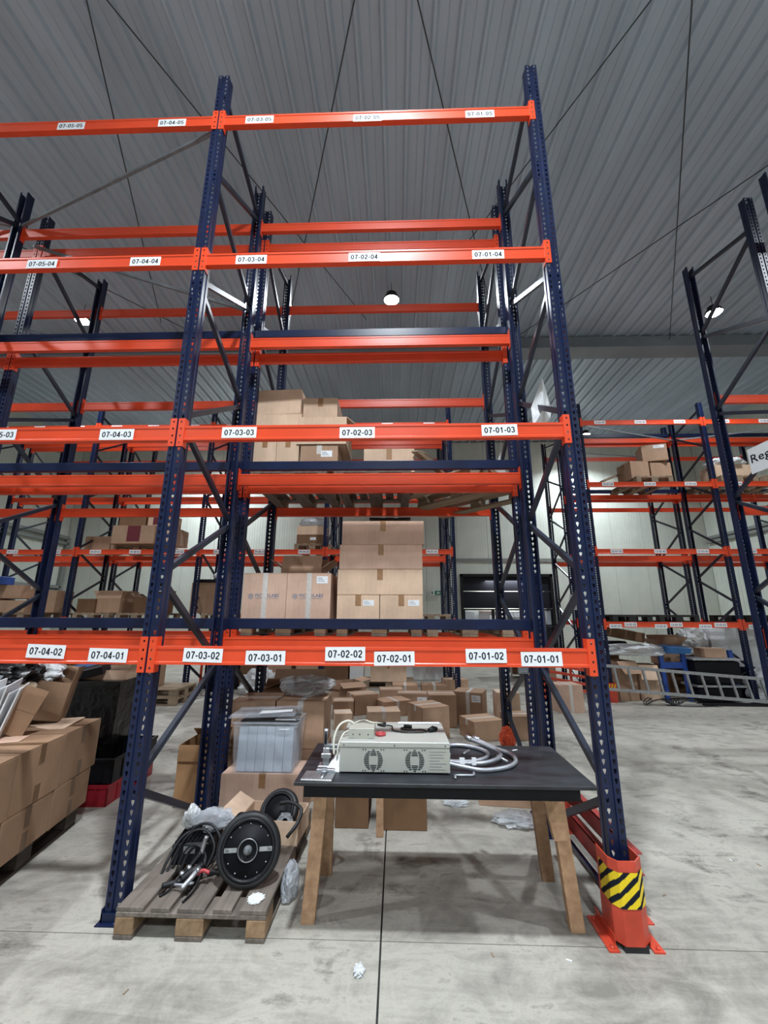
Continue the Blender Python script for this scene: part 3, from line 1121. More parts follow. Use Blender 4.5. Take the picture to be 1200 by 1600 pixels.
MB().box(-.24, -.18, 1.13, .24, .18, 1.155, b=.004).build('tray', 'black', t)
pallet(2.26, 1.93, Z1, 0, 'empty pale wooden pallet right of the tall carton stack', 'pale', G1)

# second level of the second rack
G2 = 'pallets on the second level of the second rack'
pallet(.46, 1.93, Z2, 0, 'wooden pallet seen from below at left of the second level', 'old', G2)
pallet(1.33, 1.93, Z2, 0, 'wooden pallet seen from below at middle of the second level', 'old', G2)
tp = pallet(2.30, 1.93, Z2 - .03, 0, 'tilted wooden pallet sagging through the second level on the right', 'pale', G2, rot=(.0, .16, .75))
P2 = Z2 + .1445
GU = 'cartons on the second level of the second rack'
carton(.165, 1.66, P2, .25, .50, .38, 0, 'narrow carton at bottom left on the second level', 'card_light', GU, 'b', seam='y')
carton(.415, 1.66, P2, .24, .50, .38, 0, 'narrow carton next to the clear gap on the second level', 'card_light', GU, 'b', seam='y')
carton(.29, 1.68, P2 + .382, .50, .50, .30, .0, 'closed carton hidden mid-stack behind the label beam', 'card_light', GU, 'b')
carton(.275, 1.70, P2 + .684, .52, .52, .295, -.04, 'wide carton topmost at left on the second level', 'card_light', GU, 'b')
carton(.755, 1.66, P2, .40, .50, .30, .0, 'carton with white shipping label at bottom right of the second-level group', 'card', GU, 'w', (.08, .20, .12, .07), seam='y')
open_carton(.775, 1.66, P2 + .302, .53, .52, .32, 0, 'wide shallow open carton resting on the labelled carton', 'card_light', ((0, 0), (1, 2.3), (0, 0), (0, 0)), .12)
carton(.735, 1.68, P2 + .318, .38, .42, .57, .0, 'upright taped carton topmost at right on the second level', 'card_light', GU, 'b', seam='y')
open_carton(1.50, 1.68, P2, .54, .44, .27, 0, 'wide carton with half closed flaps beside the broken planks', 'card_light', ((1, -1.3), (0, 0), (1, -1.2), (0, 0)), .2, tape=True)
t = thing('timber_offcuts', 'pile of broken pale planks right of the wide carton', 'timber', (1.95, 1.68, P2 + .05), .3)
for k in range(7):
    q = MB().box(-.30, -.045, -.011, .30, .045, .011, b=.002)
    q.build('plank', 'palewood', t, (-.02 + .02 * k, -.12 + .05 * k, .06 + .026 * k), (.25, .30 - .05 * k, .5 + .07 * k))

# ------------------------------------------------------------------ foreground pallet and what lies on it
pallet(.485, .48, 0, 0, 'weathered wooden pallet on the floor in front with motor parts', 'old')
PT = .1445


def torus(mb, R, r, mat, mi=0, nu=40, nv=12, squash=1.0):
    vs, fs = [], []
    for i in range(nu):
        a = 2 * PI * i / nu
        for j in range(nv):
            b = 2 * PI * j / nv
            rr = R + r * math.cos(b)
            vs.append((rr * math.cos(a), rr * math.sin(a), r * squash * math.sin(b)))
    for i in range(nu):
        for j in range(nv):
            fs.append((i * nv + j, ((i + 1) % nu) * nv + j, ((i + 1) % nu) * nv + (j + 1) % nv, i * nv + (j + 1) % nv))
    mb.add(vs, fs, mi, True, mat)


def hub_wheel(loc, rot, label, R=.182, full=True):
    t = thing('hub_motor_wheel', label, 'wheel', loc)
    t.rotation_euler = rot
    I = Matrix.Identity(4)
    mb = MB()
    torus(mb, R - .022, .024, I, 0, 48, 12, 1.25)
    mb.build('tyre', 'rubber', t)
    mb = MB().lathe([(R - .040, -.030), (R - .036, .0), (R - .026, .030), (R - .040, .034), (R - .046, .026), (R - .050, .016)], 48)
    mb.build('rim', 'black', t)
    mb = MB().lathe([(R - .048, -.03), (R - .048, .016), (R - .052, .020), (.062, .024), (.060, .030), (.001, .030)], 48)
    mb.build('cover_disc', 'apron', t)
    if full:
        mb = MB().lathe([(.060, .024), (.060, .040), (.052, .044), (.048, .034), (.001, .032)], 32)
        mb.build('hub_ring', 'black', t)
        mb = MB()
        torus(mb, .054, .0028, Matrix.Translation((0, 0, .0435)), 0, 32, 6)
        mb.build('bright_ring', 'galv', t)
        mb = MB().lathe([(.024, .03), (.022, .055), (.012, .056), (.012, .085), (.008, .088), (.001, .088)], 16)
        mb.build('axle', 'dullalu', t)
        for sx in (-1, 1):
            q = MB().box(sx * .064 if sx > 0 else -.135, -.011, .0225, .135 if sx > 0 else -.064, .011, .0255)
            put_text(q, 'S6', 0, 0, 0, .02, None, 1, .01, Matrix.Translation((sx * .12, 0, .0262)) @ Matrix.Rotation(-PI / 2, 4, 'X') @ Matrix.Rotation(0, 4, 'Z'))
            q.build('name_plate', ['alu', 'ink'], t)
        bt = MB().lathe([(.0045, .020), (.0045, .025), (.001, .026)], 6).mesh('bolt', 'galv')
        for k in range(12):
            an = 2 * PI * k / 12
            link('bolt', bt, t, ((R - .060) * math.cos(an), (R - .060) * math.sin(an), 0))
    return t


hub_wheel((.705, .095, PT + .176), (math.radians(76), 0, math.radians(8)), 'black hub motor wheel leaning on the pallet, silver axle facing out')
# open carton with second wheel
open_carton(.70, .66, PT, .42, .30, .145, -.05, 'open carton on the pallet holding a second motor wheel', 'card_light', ((0, 0), (0, 0), (0, 0), (1, 1.1)), .13)
hub_wheel((.72, .70, PT + .125), (math.radians(52), 0, math.radians(-12)), 'second black wheel stuck upright inside the open carton', .145, False)
t = thing('handlebar_tube', 'black curved rubber tube sticking out of the open carton', 'tube', (0, 0, 0))
MB().tube(spline([(.74, .64, .345), (.83, .60, .365), (.91, .55, .345), (.90, .50, .285), (.845, .44, .225)]), .012, 10).build('tube', 'rubber', t)
t = thing('disc_bracket', 'grey metal disc bracket lying in the open carton', 'part', (.79, .60, PT + .10), 0)
q = MB().lathe([(.02, 0), (.055, 0), (.055, .012), (.02, .014)], 20)
q.build('disc', 'dullalu', t, (0, 0, 0), (.9, 0, 0))
q = MB().box(-.012, -.012, 0, .012, .012, .016).mesh('lug', 'dullalu')
for k in range(6):
    a_ = k * PI / 3
    link('lug', q, t, (.045 * math.cos(a_), .045 * math.sin(a_) * math.cos(.9), .045 * math.sin(a_) * math.sin(.9)), (.9, 0, 0))

# controller box, cables, brake levers
t = thing('motor_controller', 'black box of motor electronics under the plastic bag on the pallet', 'electronics', (.265, .40, PT), .12)
MB().box(-.11, -.13, 0, .13, .13, .115, b=.008).build('body', 'black', t)
MB().box(-.04, -.1325, .06, .03, -.13, .10).build('rating_plate', 'alu', t)
q = MB()
for k in range(9):
    q.box(-.10 + k * .024, -.12, .115, -.092 + k * .024, .12, .123)
q.build('cooling_fins', 'black', t)
t = thing('cable_bundle', 'loops of black cable on the pallet beside the wheel', 'cable', (.02, -.05, -.025))
random.seed(3)
for (ctrl, r) in (
    ([(.18, .28, PT + .02), (.20, .32, PT + .12), (.27, .36, PT + .215), (.37, .36, PT + .225), (.445, .33, PT + .15), (.43, .28, PT + .06)], .008),
    ([(.16, .24, PT + .01), (.19, .30, PT + .11), (.26, .32, PT + .20), (.35, .33, PT + .205), (.42, .30, PT + .13), (.40, .24, PT + .04)], .007),
    ([(.24, .24, PT + .02), (.28, .27, PT + .12), (.345, .27, PT + .155), (.385, .25, PT + .10), (.38, .20, PT + .04), (.34, .13, PT + .02)], .009),
    ([(.22, .22, PT + .01), (.26, .25, PT + .13), (.33, .25, PT + .165), (.395, .24, PT + .11), (.395, .17, PT + .04), (.37, .10, PT + .015)], .006),
    ([(.45, .42, PT + .12), (.50, .40, PT + .22), (.58, .33, PT + .30), (.66, .30, PT + .33)], .007),
    ([(.43, .44, PT + .10), (.47, .42, PT + .20), (.54, .36, PT + .29), (.60, .32, PT + .31)], .006),
    ([(.14, .22, PT + .01), (.155, .26, PT + .08), (.20, .33, PT + .17), (.30, .38, PT + .21)], .008),
    ([(.30, .20, PT + .01), (.36, .18, PT + .05), (.42, .19, PT + .06), (.46, .22, PT + .03)], .005),
):
    MB().tube(spline(ctrl, 8), r, 8).build('cable', 'rubber', t)
t = thing('brake_lever_set', 'tangle of black brake levers and silver clamps at the pallet front', 'levers', (.37, .06, PT), 0)
for (ctrl, r, mt_) in (
    ([(-.06, .04, .015), (-.02, .08, .06), (.02, .12, .11)], .016, 'black'), ([(.02, .12, .10), (.03, .13, .16), (.04, .13, .19)], .013, 'alu'),
    ([(-.03, .0, .03), (.02, .03, .06), (.06, .07, .07)], .022, 'black'), ([(.0, -.06, .02), (.03, -.02, .05), (.05, .04, .07)], .014, 'alu'),
    ([(-.10, -.10, .006), (-.07, -.05, .012), (-.05, .02, .04)], .006, 'black'), ([(.05, -.14, .006), (.07, -.06, .015), (.07, .03, .06)], .006, 'black'),
    ([(-.13, -.02, .012), (-.06, .0, .02), (.0, .02, .03)], .014, 'rubber'), ([(.05, .02, .05), (.08, .02, .07), (.12, .02, .06)], .010, 'pinkred'),
    ([(.10, .05, .04), (.14, .05, .05), (.17, .05, .045)], .016, 'black'), ([(-.05, -.04, .03), (.0, -.05, .035), (.05, -.02, .03)], .007, 'steel')):
    MB().tube(spline(ctrl, 6), r, 8).build('lever', mt_, t)
for k in range(5):
    t2 = MB().lathe([(.012, 0), (.014, .006), (.012, .014), (.001, .015)], 10).build('clamp', 'galv', t, (-.04 + .03 * k, .02 + .02 * (k % 3), .05 + .02 * (k % 2)), (.6, .3 * k, 0))


def crumple(name, label, cat, loc, size, mat, seed, kn=2.4, amp=.35, parent=None, rz=0.0, sub=4, rot=None):
    bm = bmesh.new()
    bmesh.ops.create_icosphere(bm, subdivisions=sub, radius=1.0)
    off = Vector((seed * 3.1, seed * 1.7, seed))
    for v in bm.verts:
        n = noise.noise(v.co * kn + off)
        n2 = abs(noise.noise(v.co * kn * 2.6 + off))
        v.co *= 1 + amp * n + amp * .7 * n2
        v.co = Vector((v.co.x * size[0], v.co.y * size[1], max(v.co.z, -.72) * size[2]))
    zmin = min(v.co.z for v in bm.verts)
    for v in bm.verts:
        v.co.z -= zmin
    me = bpy.data.meshes.new(name)
    bm.to_mesh(me)
    bm.free()
    me.materials.append(M[mat])
    o = link(name, me, parent, loc, (0, 0, rz))
    if rot:
        o.rotation_euler = rot
    if label:
        tag(o, label, cat)
    return o


crumple('plastic_bag', 'crumpled grey plastic bag lying on the black electronics box', 'bag', (.33, .47, PT + .122), (.13, .11, .055), 'bag', 2, 1.7, .3)
crumple('foil_bag', 'shiny silver foil bag at the left end of the plastic bag', 'bag', (.185, .47, PT + .122), (.045, .06, .07), 'silver', 5, 1.8, .35)
crumple('bubble_wrap', 'sheet of bubble wrap hanging off the pallet by the table leg', 'wrap', (.925, .25, .01), (.045, .09, .10), 'bag', 8, 1.6, .25)
crumple('polystyrene_crumbs', 'heap of white polystyrene crumbs on the front pallet board', 'crumbs', (.80, -.03, PT), (.035, .04, .004), 'foam', 4, 5, .6)

# ------------------------------------------------------------------ cartons behind the front pallet, clear bin
GT = 'tall cartons stacked behind the clear bin'
carton(.44, 1.36, 0, .70, .36, .345, 0, 'wide low carton on the floor carrying the clear bin', 'card_pink', None, 'b', seam='y')
carton(.19, 1.80, 0, .44, .46, .43, 0, 'lower left carton of the tall block behind the clear bin', 'card', GT, 'w')
carton(.655, 1.80, 0, .47, .46, .43, 0, 'lower right carton of the tall block behind the clear bin', 'card', GT, 'w')
carton(.19, 1.80, .432, .43, .46, .41, .0, 'upper left carton with clear tape behind the clear bin', 'card', GT, 'w', seam='x')
carton(.65, 1.80, .432, .46, .46, .41, .0, 'upper right carton with white tape down its front behind the clear bin', 'card', GT, 'w', seam='y')
open_carton(.42, 2.32, 0, .62, .44, .86, .05, 'tall dark carton with loose flaps behind the tall block', 'card_dark', ((1, -1.1), (1, 1.7), (1, .8), (1, -1.2)), .2)
crumple('plastic_sheet', 'large clear crumpled plastic sheet on top of the tall carton block', 'wrap', (.62, 1.95, .845), (.25, .17, .10), 'film', 11, 1.6, .45)
# clear bin
BX, BY, BZ = .435, 1.36, .346
t = thing('storage_bin', 'clear plastic storage bin full of grey panels on the wide carton', 'bin', (BX, BY, BZ))
w, dd, h = .275, .17, .395
q = MB()
o_, i_ = .0, .004
v0 = [(-w * .93, -dd * .93, 0), (w * .93, -dd * .93, 0), (w * .93, dd * .93, 0), (-w * .93, dd * .93, 0)]
v1 = [(-w, -dd, h), (w, -dd, h), (w, dd, h), (-w, dd, h)]
q.add(v0 + v1, [(3, 2, 1, 0), (0, 1, 5, 4), (1, 2, 6, 5), (2, 3, 7, 6), (3, 0, 4, 7)])
q.build('tub', 'bin', t)
q = MB()
q.tube([(-w - .012, -dd - .012, h), (w + .012, -dd - .012, h), (w + .012, dd + .012, h), (-w - .012, dd + .012, h)], .010, 6, closed=True)
q.tube([(-w - .004, -dd - .004, h - .03), (w + .004, -dd - .004, h - .03), (w + .004, dd + .004, h - .03), (-w - .004, dd + .004, h - .03)], .006, 6, closed=True)
q.build('rim', 'bin', t)
MB().box(.12, -dd - .003, h - .055, .21, -dd - .001, h - .047).build('moulded_mark', 'white', t)
for k in range(6):
    o = thing('foam_board', 'pale grey-blue panel in the clear bin, %s' % ('leftmost', 'second from its left', 'third from its left', 'third from its right', 'second from its right', 'rightmost')[k], 'panel', (BX - .198 + k * .0795, BY, BZ + .006), 0, 'grey panels in the clear bin')
    MB().box(-.038, -.145, 0, .038, .145, .352, b=.003).build('board', 'folder', o, (0, 0, 0), (0, .02, 0))
t = thing('bin_lid', 'clear plastic lid lying skewed on top of the storage bin', 'lid', (BX - .03, BY - .01, BZ + h + .022), .05)
MB().box(-.30, -.17, .0, .27, .17, .012, b=.004).box(-.29, -.16, .012, .26, .16, .028, b=.005).build('lid_plate', 'bin', t, (0, 0, .02), (0, -.03, 0))
t = thing('grey_device', 'flat grey and black device squeezed between bin and lid', 'device', (BX + .08, BY - .02, BZ + h + .002), 0)
MB().box(-.30, -.145, 0, .16, .12, .014, b=.003).build('dark_base', 'black', t)
MB().box(.0, -.14, .014, .18, .10, .024, b=.003).build('grey_cover', 'alu', t)
t = thing('paper_sheet', 'white paper sheet lying on the bin lid', 'paper', (BX + .06, BY - .05, BZ + h + .075), .1)
MB().box(-.14, -.09, 0, .15, .10, .0015).build('sheet', 'paper', t, (0, 0, 0), (.0, -.06, 0))

# open empty carton behind left upright
open_carton(-.22, 1.57, 0, .36, .36, .50, 0, 'empty open brown carton standing on the floor behind the left upright', 'card_orange', ((1, PI - .06), (1, .4), (1, -.9), (0, 0)), .13)

# ------------------------------------------------------------------ table
t = thing('work_table', 'black topped work table on rough timber legs under the front rack', 'table', (1.83, .12, 0))
MB().box(-.81, -.34, .762, .80, .36, .780, b=.002).build('table_top', 'tabletop', t)
MB().box(-.76, -.315, .700, .715, .335, .762, b=.003).build('apron', 'apron', t)
legs = [((-.752, -.07), (-.70, -.04)), ((-.725, .37), (-.70, .20)), ((.715, -.08), (.665, -.05)), ((.715, .36), (.62, .20))]
for i, ((fx, fy), (tx, ty)) in enumerate(legs):
    q = MB()
    a, b = Vector((fx, fy, 0)), Vector((tx, ty, .700))
    hw, hd = .038, .024
    vs = [(a.x - hw, a.y - hd, 0), (a.x + hw, a.y - hd, 0), (a.x + hw, a.y + hd, 0), (a.x - hw, a.y + hd, 0),
          (b.x - hw, b.y - hd, .7), (b.x + hw, b.y - hd, .7), (b.x + hw, b.y + hd, .7), (b.x - hw, b.y + hd, .7)]
    q.add(vs, [(3, 2, 1, 0), (4, 5, 6, 7), (0, 1, 5, 4), (1, 2, 6, 5), (2, 3, 7, 6), (3, 0, 4, 7)])
    if i == 2:
        q.add([(v[0] - .045, v[1] + .01, .42 + v[2] * .4) for v in vs], [(3, 2, 1, 0), (4, 5, 6, 7), (0, 1, 5, 4), (1, 2, 6, 5), (2, 3, 7, 6), (3, 0, 4, 7)])
    q.build('leg', 'legwood', t)
q = MB().box(-.74, .10, .64, -.66, .16, .70).box(.60, .10, .64, .70, .16, .70)
q.build('cross_rail', 'legwood', t)
TT = .7805

# cream power machine
t = thing('power_inverter', 'cream steel machine with two round vent grilles on the black table', 'machine', (1.56, -.085, TT))
mw, md, mh = .314, .46, .135
MB().box(-mw, 0, .008, mw, md, mh, b=.002).build('case', 'machine', t)
MB().box(-mw - .002, -.003, mh, mw + .002, md + .003, mh + .030, b=.004).build('cover', 'machine', t)
MB().box(-mw + .01, .01, 0, -mw + .04, md - .02, .008).box(mw - .04, .01, 0, mw - .01, md - .02, .008).build('feet', 'black', t)
for gx in (-.12, .115):
    q = MB()
    cz = .070
    for k in range(13):
        z = -.0528 + k * .0088
        R_ = .055
        half = math.sqrt(max(0, R_ * R_ - z * z)) * .98
        arc = .023 * math.sqrt(max(0, 1 - (z / .057) ** 2))
        segs = [(-half, -arc - .003), (-arc + .002, arc - .002) if abs(z) > .022 else None, (arc + .003, half)]
        for sg_ in segs:
            if sg_ and sg_[1] - sg_[0] > .004:
                q.box(gx + sg_[0], -.0012, cz + z - .0021, gx + sg_[1], .0, cz + z + .0021)
    for sx in (-1, 1):
        for sz in (-1, 1):
            for j in (0, 1):
                q.box(gx + sx * (.045 + .014 * j) - .003, -.0012, cz + sz * .054 - .003, gx + sx * (.045 + .014 * j) + .003, 0, cz + sz * .054 + .003)
    q.build('vent_grille', 'ink', t)
q = MB().box(.19, -.001, .012, .302, 0, .128)
for k in range(7):
    q.box(.198, -.0016, .024 + k * .015, .198 + (.09, .07, .095, .06, .085, .08, .095)[k], -.001, .028 + k * .015, 1)
q.build('rating_panel', ['machine2', 'grey_ink'], t)
q = MB()
for sx in (-.29, 0, .29):
    q.add([(v[0] + sx, v[1], v[2]) for v in [(-.003, -.005, mh + .010), (.003, -.005, mh + .010), (.003, -.005, mh + .016), (-.003, -.005, mh + .016)]], [(0, 1, 2, 3)])
q.build('screws', 'ink', t)
TZ = TT + mh + .030
t = thing('power_supply', 'small beige box with cream cables on top of the machine', 'power supply', (1.365, .03, TZ + .0005), .0)
MB().box(-.075, -.06, 0, .075, .10, .055, b=.002).build('case', 'machine2', t)
q = MB()
for sx in (-.05, -.01, .04):
    q.box(sx - .003, -.0612, .02, sx + .003, -.06, .026)
q.build('screws', 'ink', t)
MB().tube(spline([(-.05, .04, .055), (-.09, .03, .075), (-.14, .0, .055), (-.165, -.03, -.01), (-.16, -.05, -.09)]), .007, 8).build('cable', 'cable_w', t)
MB().tube(spline([(-.075, .0, .03), (-.11, -.02, .015), (-.135, -.05, -.04), (-.14, -.06, -.10)]), .006, 8).build('cable', 'cable_w', t)
MB().tube(spline([(-.05, .06, .058), (.0, .09, .068), (.06, .05, .062), (.12, .10, .05)]), .005, 8).build('cable', 'cable_w', t)
t = thing('coiled_cord', 'black power cord with plug coiled on top of the machine', 'cord', (1.60, .10, TZ + .001))
MB().tube(spline([(-.13, .14, .012), (-.06, .12, .010), (-.05, .04, .006), (.02, .0, .006), (.10, .0, .006), (.16, .02, .006), (.13, .06, .006), (.05, .05, .006), (.0, .08, .006), (.03, .11, .008)], 6), .0045, 8).build('cord', 'rubber', t)
MB().tube([(.17, .02, .012), (.20, .04, .016), (.225, .05, .014)], [.010, .018, .012], 10).build('plug', 'black', t)
MB().tube([(.02, .11, .012), (.07, .10, .012)], .011, 10).build('socket', 'black', t)
MB().tube([(-.15, .17, .014), (-.10, .15, .014)], .013, 10).build('coupler', 'black', t)
t = thing('tape_roll', 'flat red tape roll on top of the machine', 'tape', (1.475, .05, TZ + .0005))
MB().lathe([(.020, 0), (.032, 0), (.032, .014), (.020, .014), (.020, 0)], 24).build('roll', 'pinkred', t)
# white strip behind the cord
t = thing('white_strip', 'long white plastic strip at the back of the machine top', 'strip', (1.74, .33, TZ + .0005), .03)
MB().box(-.16, -.014, 0, .12, .014, .010, b=.003).build('strip', 'paper', t)
t = thing('paper_slip', 'white paper slip poking out left of the machine', 'paper', (1.235, -.02, TT), 0)
q = MB().add([(-.075, -.02, .0005), (.01, -.05, .0005), (.01, .02, .10), (.0, .12, .10), (-.005, .0, .0008)], [(0, 1, 2), (0, 2, 3)])
q.build('slip', 'paper', t)

# bent steel tubes
t = thing('bent_tube_set', 'bundle of bent steel tubes lying right of the machine', 'tubes', (-.045, 0, 0))
z = TT + .013
for ctrl in ([(1.89, .40, z), (2.03, .43, z), (2.14, .38, z), (2.20, .28, z), (2.17, .17, z), (2.06, .10, z), (1.92, .10, z)],
             [(1.89, .02, z + .02), (2.0, -.02, z + .01), (2.12, -.04, z), (2.27, .02, z), (2.345, .13, z), (2.34, .26, z), (2.27, .38, z), (2.18, .47, z + .02)],
             [(1.90, .12, z + .0), (2.02, .07, z), (2.14, .05, z + .01), (2.245, .13, z + .015), (2.27, .24, z + .015), (2.22, .34, z + .02), (2.13, .45, z + .03)]):
    MB().tube(spline(ctrl, 10), .0125, 12).build('tube', 'steel', t)
for (a_, b_, r_) in (((1.93, .05, z), (1.93, .01, z + .07), .006), ((2.29, .10, z), (2.235, .15, z + .02), .009), ((2.19, .47, z + .02), (2.15, .50, z + .03), .018), ((2.13, .45, z + .03), (2.10, .48, z + .04), .017), ((2.04, .24, z), (2.09, .28, z + .01), .009)):
    MB().tube([a_, b_], r_, 8).build('clamp', 'galv', t)
MB().box(1.985, .0, z + .005, 2.015, .006, z + .05).build('tag_label', 'white', t)
MB().box(2.06, .02, z + .005, 2.085, .026, z + .045).build('tag_label', 'white', t)
t = thing('steel_hook', 'small bent steel rod in front of the tubes', 'hook', (0, 0, 0))
MB().tube(spline([(1.895, -.15, TT + .007), (1.90, -.11, TT + .007), (1.95, -.105, TT + .007), (2.0, -.10, TT + .007), (2.01, -.06, TT + .007)], 5), .006, 8).build('rod', 'steel', t)
t = thing('paper_scrap', 'tiny white scrap near the far right edge of the table', 'scrap', (2.36, .38, TT), .5)
MB().box(-.02, -.005, 0, .02, .005, .002).build('scrap', 'paper', t)

# lever press and plate vise at the left end
t = thing('lever_press', 'small steel lever press with black handle at the table left end', 'tool', (1.155, .02, TT))
MB().box(-.045, -.03, 0, .045, .04, .012, b=.003).build('base', 'alu', t)
MB().box(-.018, -.014, .012, .018, .020, .105, b=.003).box(-.028, -.02, .05, .028, .02, .075, b=.003).build('column', 'alu', t)
MB().tube([(-.01, 0, .115), (.095, 0, .115)], .010, 10).tube([(0, 0, .10), (.085, -.01, .092)], .007, 8).build('spindle', 'steel', t)
MB().tube([(-.006, 0, .10), (-.008, 0, .15), (-.006, 0, .205)], [.014, .010, .012], 10).build('lever', 'steel', t)
MB().tube([(-.007, -.009, .125), (-.006, -.009, .195)], .0075, 8).build('handle', 'black', t)
t = thing('plate_vise', 'low grooved metal vise plate at the table front left corner', 'tool', (1.14, -.145, TT), -.04)
MB().box(-.085, -.065, 0, .085, .065, .010, b=.002).build('plate', 'alu', t)
q = MB()
for k in range(9):
    q.box(-.08 + k * .0105, -.06, .010, -.074 + k * .0105, .045, .014)
q.build('ridges', 'alu', t)
q = MB().box(-.02, .035, .010, .08, .062, .028, b=.002).tube([(.03, -.062, .014), (.03, .03, .022)], .006, 8)
q.build('jaw', 'galv', t)
q = MB()
torus(q, .016, .005, Matrix.Translation((.028, .01, .03)), 0, 20, 6)
q.build('ring', 'steel', t)

# cartons under / behind the table
GB = 'cartons on the floor behind the table'
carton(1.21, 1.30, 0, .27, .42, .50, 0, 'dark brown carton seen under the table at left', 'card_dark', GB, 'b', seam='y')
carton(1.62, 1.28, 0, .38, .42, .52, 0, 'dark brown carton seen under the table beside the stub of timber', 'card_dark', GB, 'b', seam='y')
t = thing('timber_stub', 'short pale timber stub standing in front of the dark carton', 'timber', (1.44, .98, 0), 0)
MB().box(-.028, -.02, 0, .028, .02, .42, b=.003).build('stub', 'legwood', t, (0, 0, .0), (0, 0, 0))
carton(2.56, 1.72, 0, .46, .40, .24, -.12, 'open-topped low carton under the table near the right upright', 'card', GB, 'w')
crumple('plastic_film', 'crumpled clear film on the floor below the table right end', 'wrap', (2.55, 1.22, 0), (.16, .10, .045), 'film', 21, 2.5, .5)
crumple('plastic_film', 'thin clear film scrap on the floor under the table middle', 'wrap', (2.10, 1.55, 0), (.10, .06, .02), 'film', 22, 2.5, .5)
crumple('orange_net', 'small orange plastic netting wrapped on the rear upright behind the table', 'net', (2.78, 2.30, .28), (.085, .07, .11), 'orangefilm', 27, 2.2, .3)
crumple('foil_scrap', 'small grey foil scrap on the floor in front of the table', 'scrap', (1.39, -.28, 0), (.022, .03, .014), 'silver', 31, 3, .6)
crumple('paper_scrap', 'crumpled white scrap on the floor behind the left upright', 'scrap', (-.19, .43, 0), (.02, .02, .03), 'paper', 33, 3, .5)
random.seed(11)
for k, (x, y, lb) in enumerate(((.35, -.42, 'pale chip of wood on the floor in front of the wooden pallet'), (2.05, -.15, 'small chip of wood on the floor joint before the table middle'),
                                (2.42, -.17, 'white chip of litter on the floor left of the table right leg'), (-.35, -.32, 'dark chip on the floor left of the left upright foot'),
                                (3.9, .75, 'white splinter on the open floor at the right edge of the view'), (4.05, .7, 'brown splinter beside the white one at the right edge'),
                                (3.2, .35, 'tiny brown chip right of the striped upright guard'), (1.0, .25, 'white chip under the left end of the table'))):
    o = MB().box(-.014, -.004, 0, .014, .004, .003).build('litter_chip', 'paper' if lb.startswith('white') else 'palewood', None, (x, y, 0), (0, 0, random.uniform(0, 3)))
    tag(o, lb, 'litter', 'litter chips on the floor')

# ------------------------------------------------------------------ upright protector and barrier rails on the right
t = thing('upright_protector', 'red steel upright guard with yellow and black stripes at the right front upright', 'guard', (2.785, -.075, 0))


def guard_shell(z0, z1, off=0.0):
    pts = [(-.088, .13), (-.088, .0), (-.055, -.045), (.04, -.045), (.088, .0), (.088, .13)]
    out = []
    for (x, y) in pts:
        s_ = 1 + off
        out.append((x * s_, y if y > .1 else y * 1 - off * .06))
    mb = MB()
    n = len(out)
    inn = [(x * .93, y + .006) for x, y in out]
    for i in range(n - 1):
        (a, b), (c, d_) = out[i], out[i + 1]
        mb.face([(a, b, z0), (c, d_, z0), (c, d_, z1), (a, b, z1)])
        (e_, f_), (g_, h_) = inn[i], inn[i + 1]
        mb.face([(e_, f_, z0), (g_, h_, z0), (g_, h_, z1), (e_, f_, z1)])
        mb.face([(a, b, z1), (c, d_, z1), (g_, h_, z1), (e_, f_, z1)])
        mb.face([(a, b, z0), (c, d_, z0), (g_, h_, z0), (e_, f_, z0)])
    return mb, out


mb, _ = guard_shell(.03, .40)
mb.build('shell', 'red', t)
# striped band as real strips following the shell
_, out = guard_shell(0, 1, .012)
out = [(x * 1.0, y - .002) for x, y in out]
lens_ = [0]
for i in range(len(out) - 1):
    lens_.append(lens_[-1] + math.dist(out[i], out[i + 1]))


def on_shell(u):
    for i in range(len(out) - 1):
        if u <= lens_[i + 1] + 1e-9:
            f = (u - lens_[i]) / (lens_[i + 1] - lens_[i])
            return (out[i][0] + (out[i + 1][0] - out[i][0]) * f, out[i][1] + (out[i + 1][1] - out[i][1]) * f)
    return out[-1]


yb, kb = MB(), MB()
NU, NZ = 84, 36
u0, u1, z0, z1 = .02, lens_[-1] - .02, .19, .35
for i in range(NU):
    for j in range(NZ):
        ua, ub = u0 + (u1 - u0) * i / NU, u0 + (u1 - u0) * (i + 1) / NU
        za, zb = z0 + (z1 - z0) * j / NZ, z0 + (z1 - z0) * (j + 1) / NZ
        s_ = ((ua + ub) / 2 * .8 - (za + zb) / 2 * 1.0 + .02) % .066
        (xa, ya), (xb, yb_) = on_shell(ua), on_shell(ub)
        (yb if s_ < .037 else kb).face([(xa, ya, za), (xb, yb_, za), (xb, yb_, zb), (xa, ya, zb)])
yb.build('yellow_stripes', 'yellow', t)
kb.build('black_stripes', 'ink', t)
for sx in (-1, 1):
    q = MB()
    x0, x1 = sorted((sx * .085, sx * .14))
    q.box(x0, -.04, 0, x1, .22, .008)
    q.box(sx * .089 - .003, .0, .008, sx * .089 + .003, .22, .05)
    q.lathe([(.010, .008), (.010, .018), (.001, .020)], 8, 0, Matrix.Translation((sx * .115, -.02, 0)))
    q.lathe([(.010, .008), (.010, .018), (.001, .020)], 8, 0, Matrix.Translation((sx * .115, .19, 0)))
    q.build('floor_flange', 'red', t)
MB().box(-.06, -.04, .001, .06, .03, .03).build('rubber_foot', 'rubber', t)

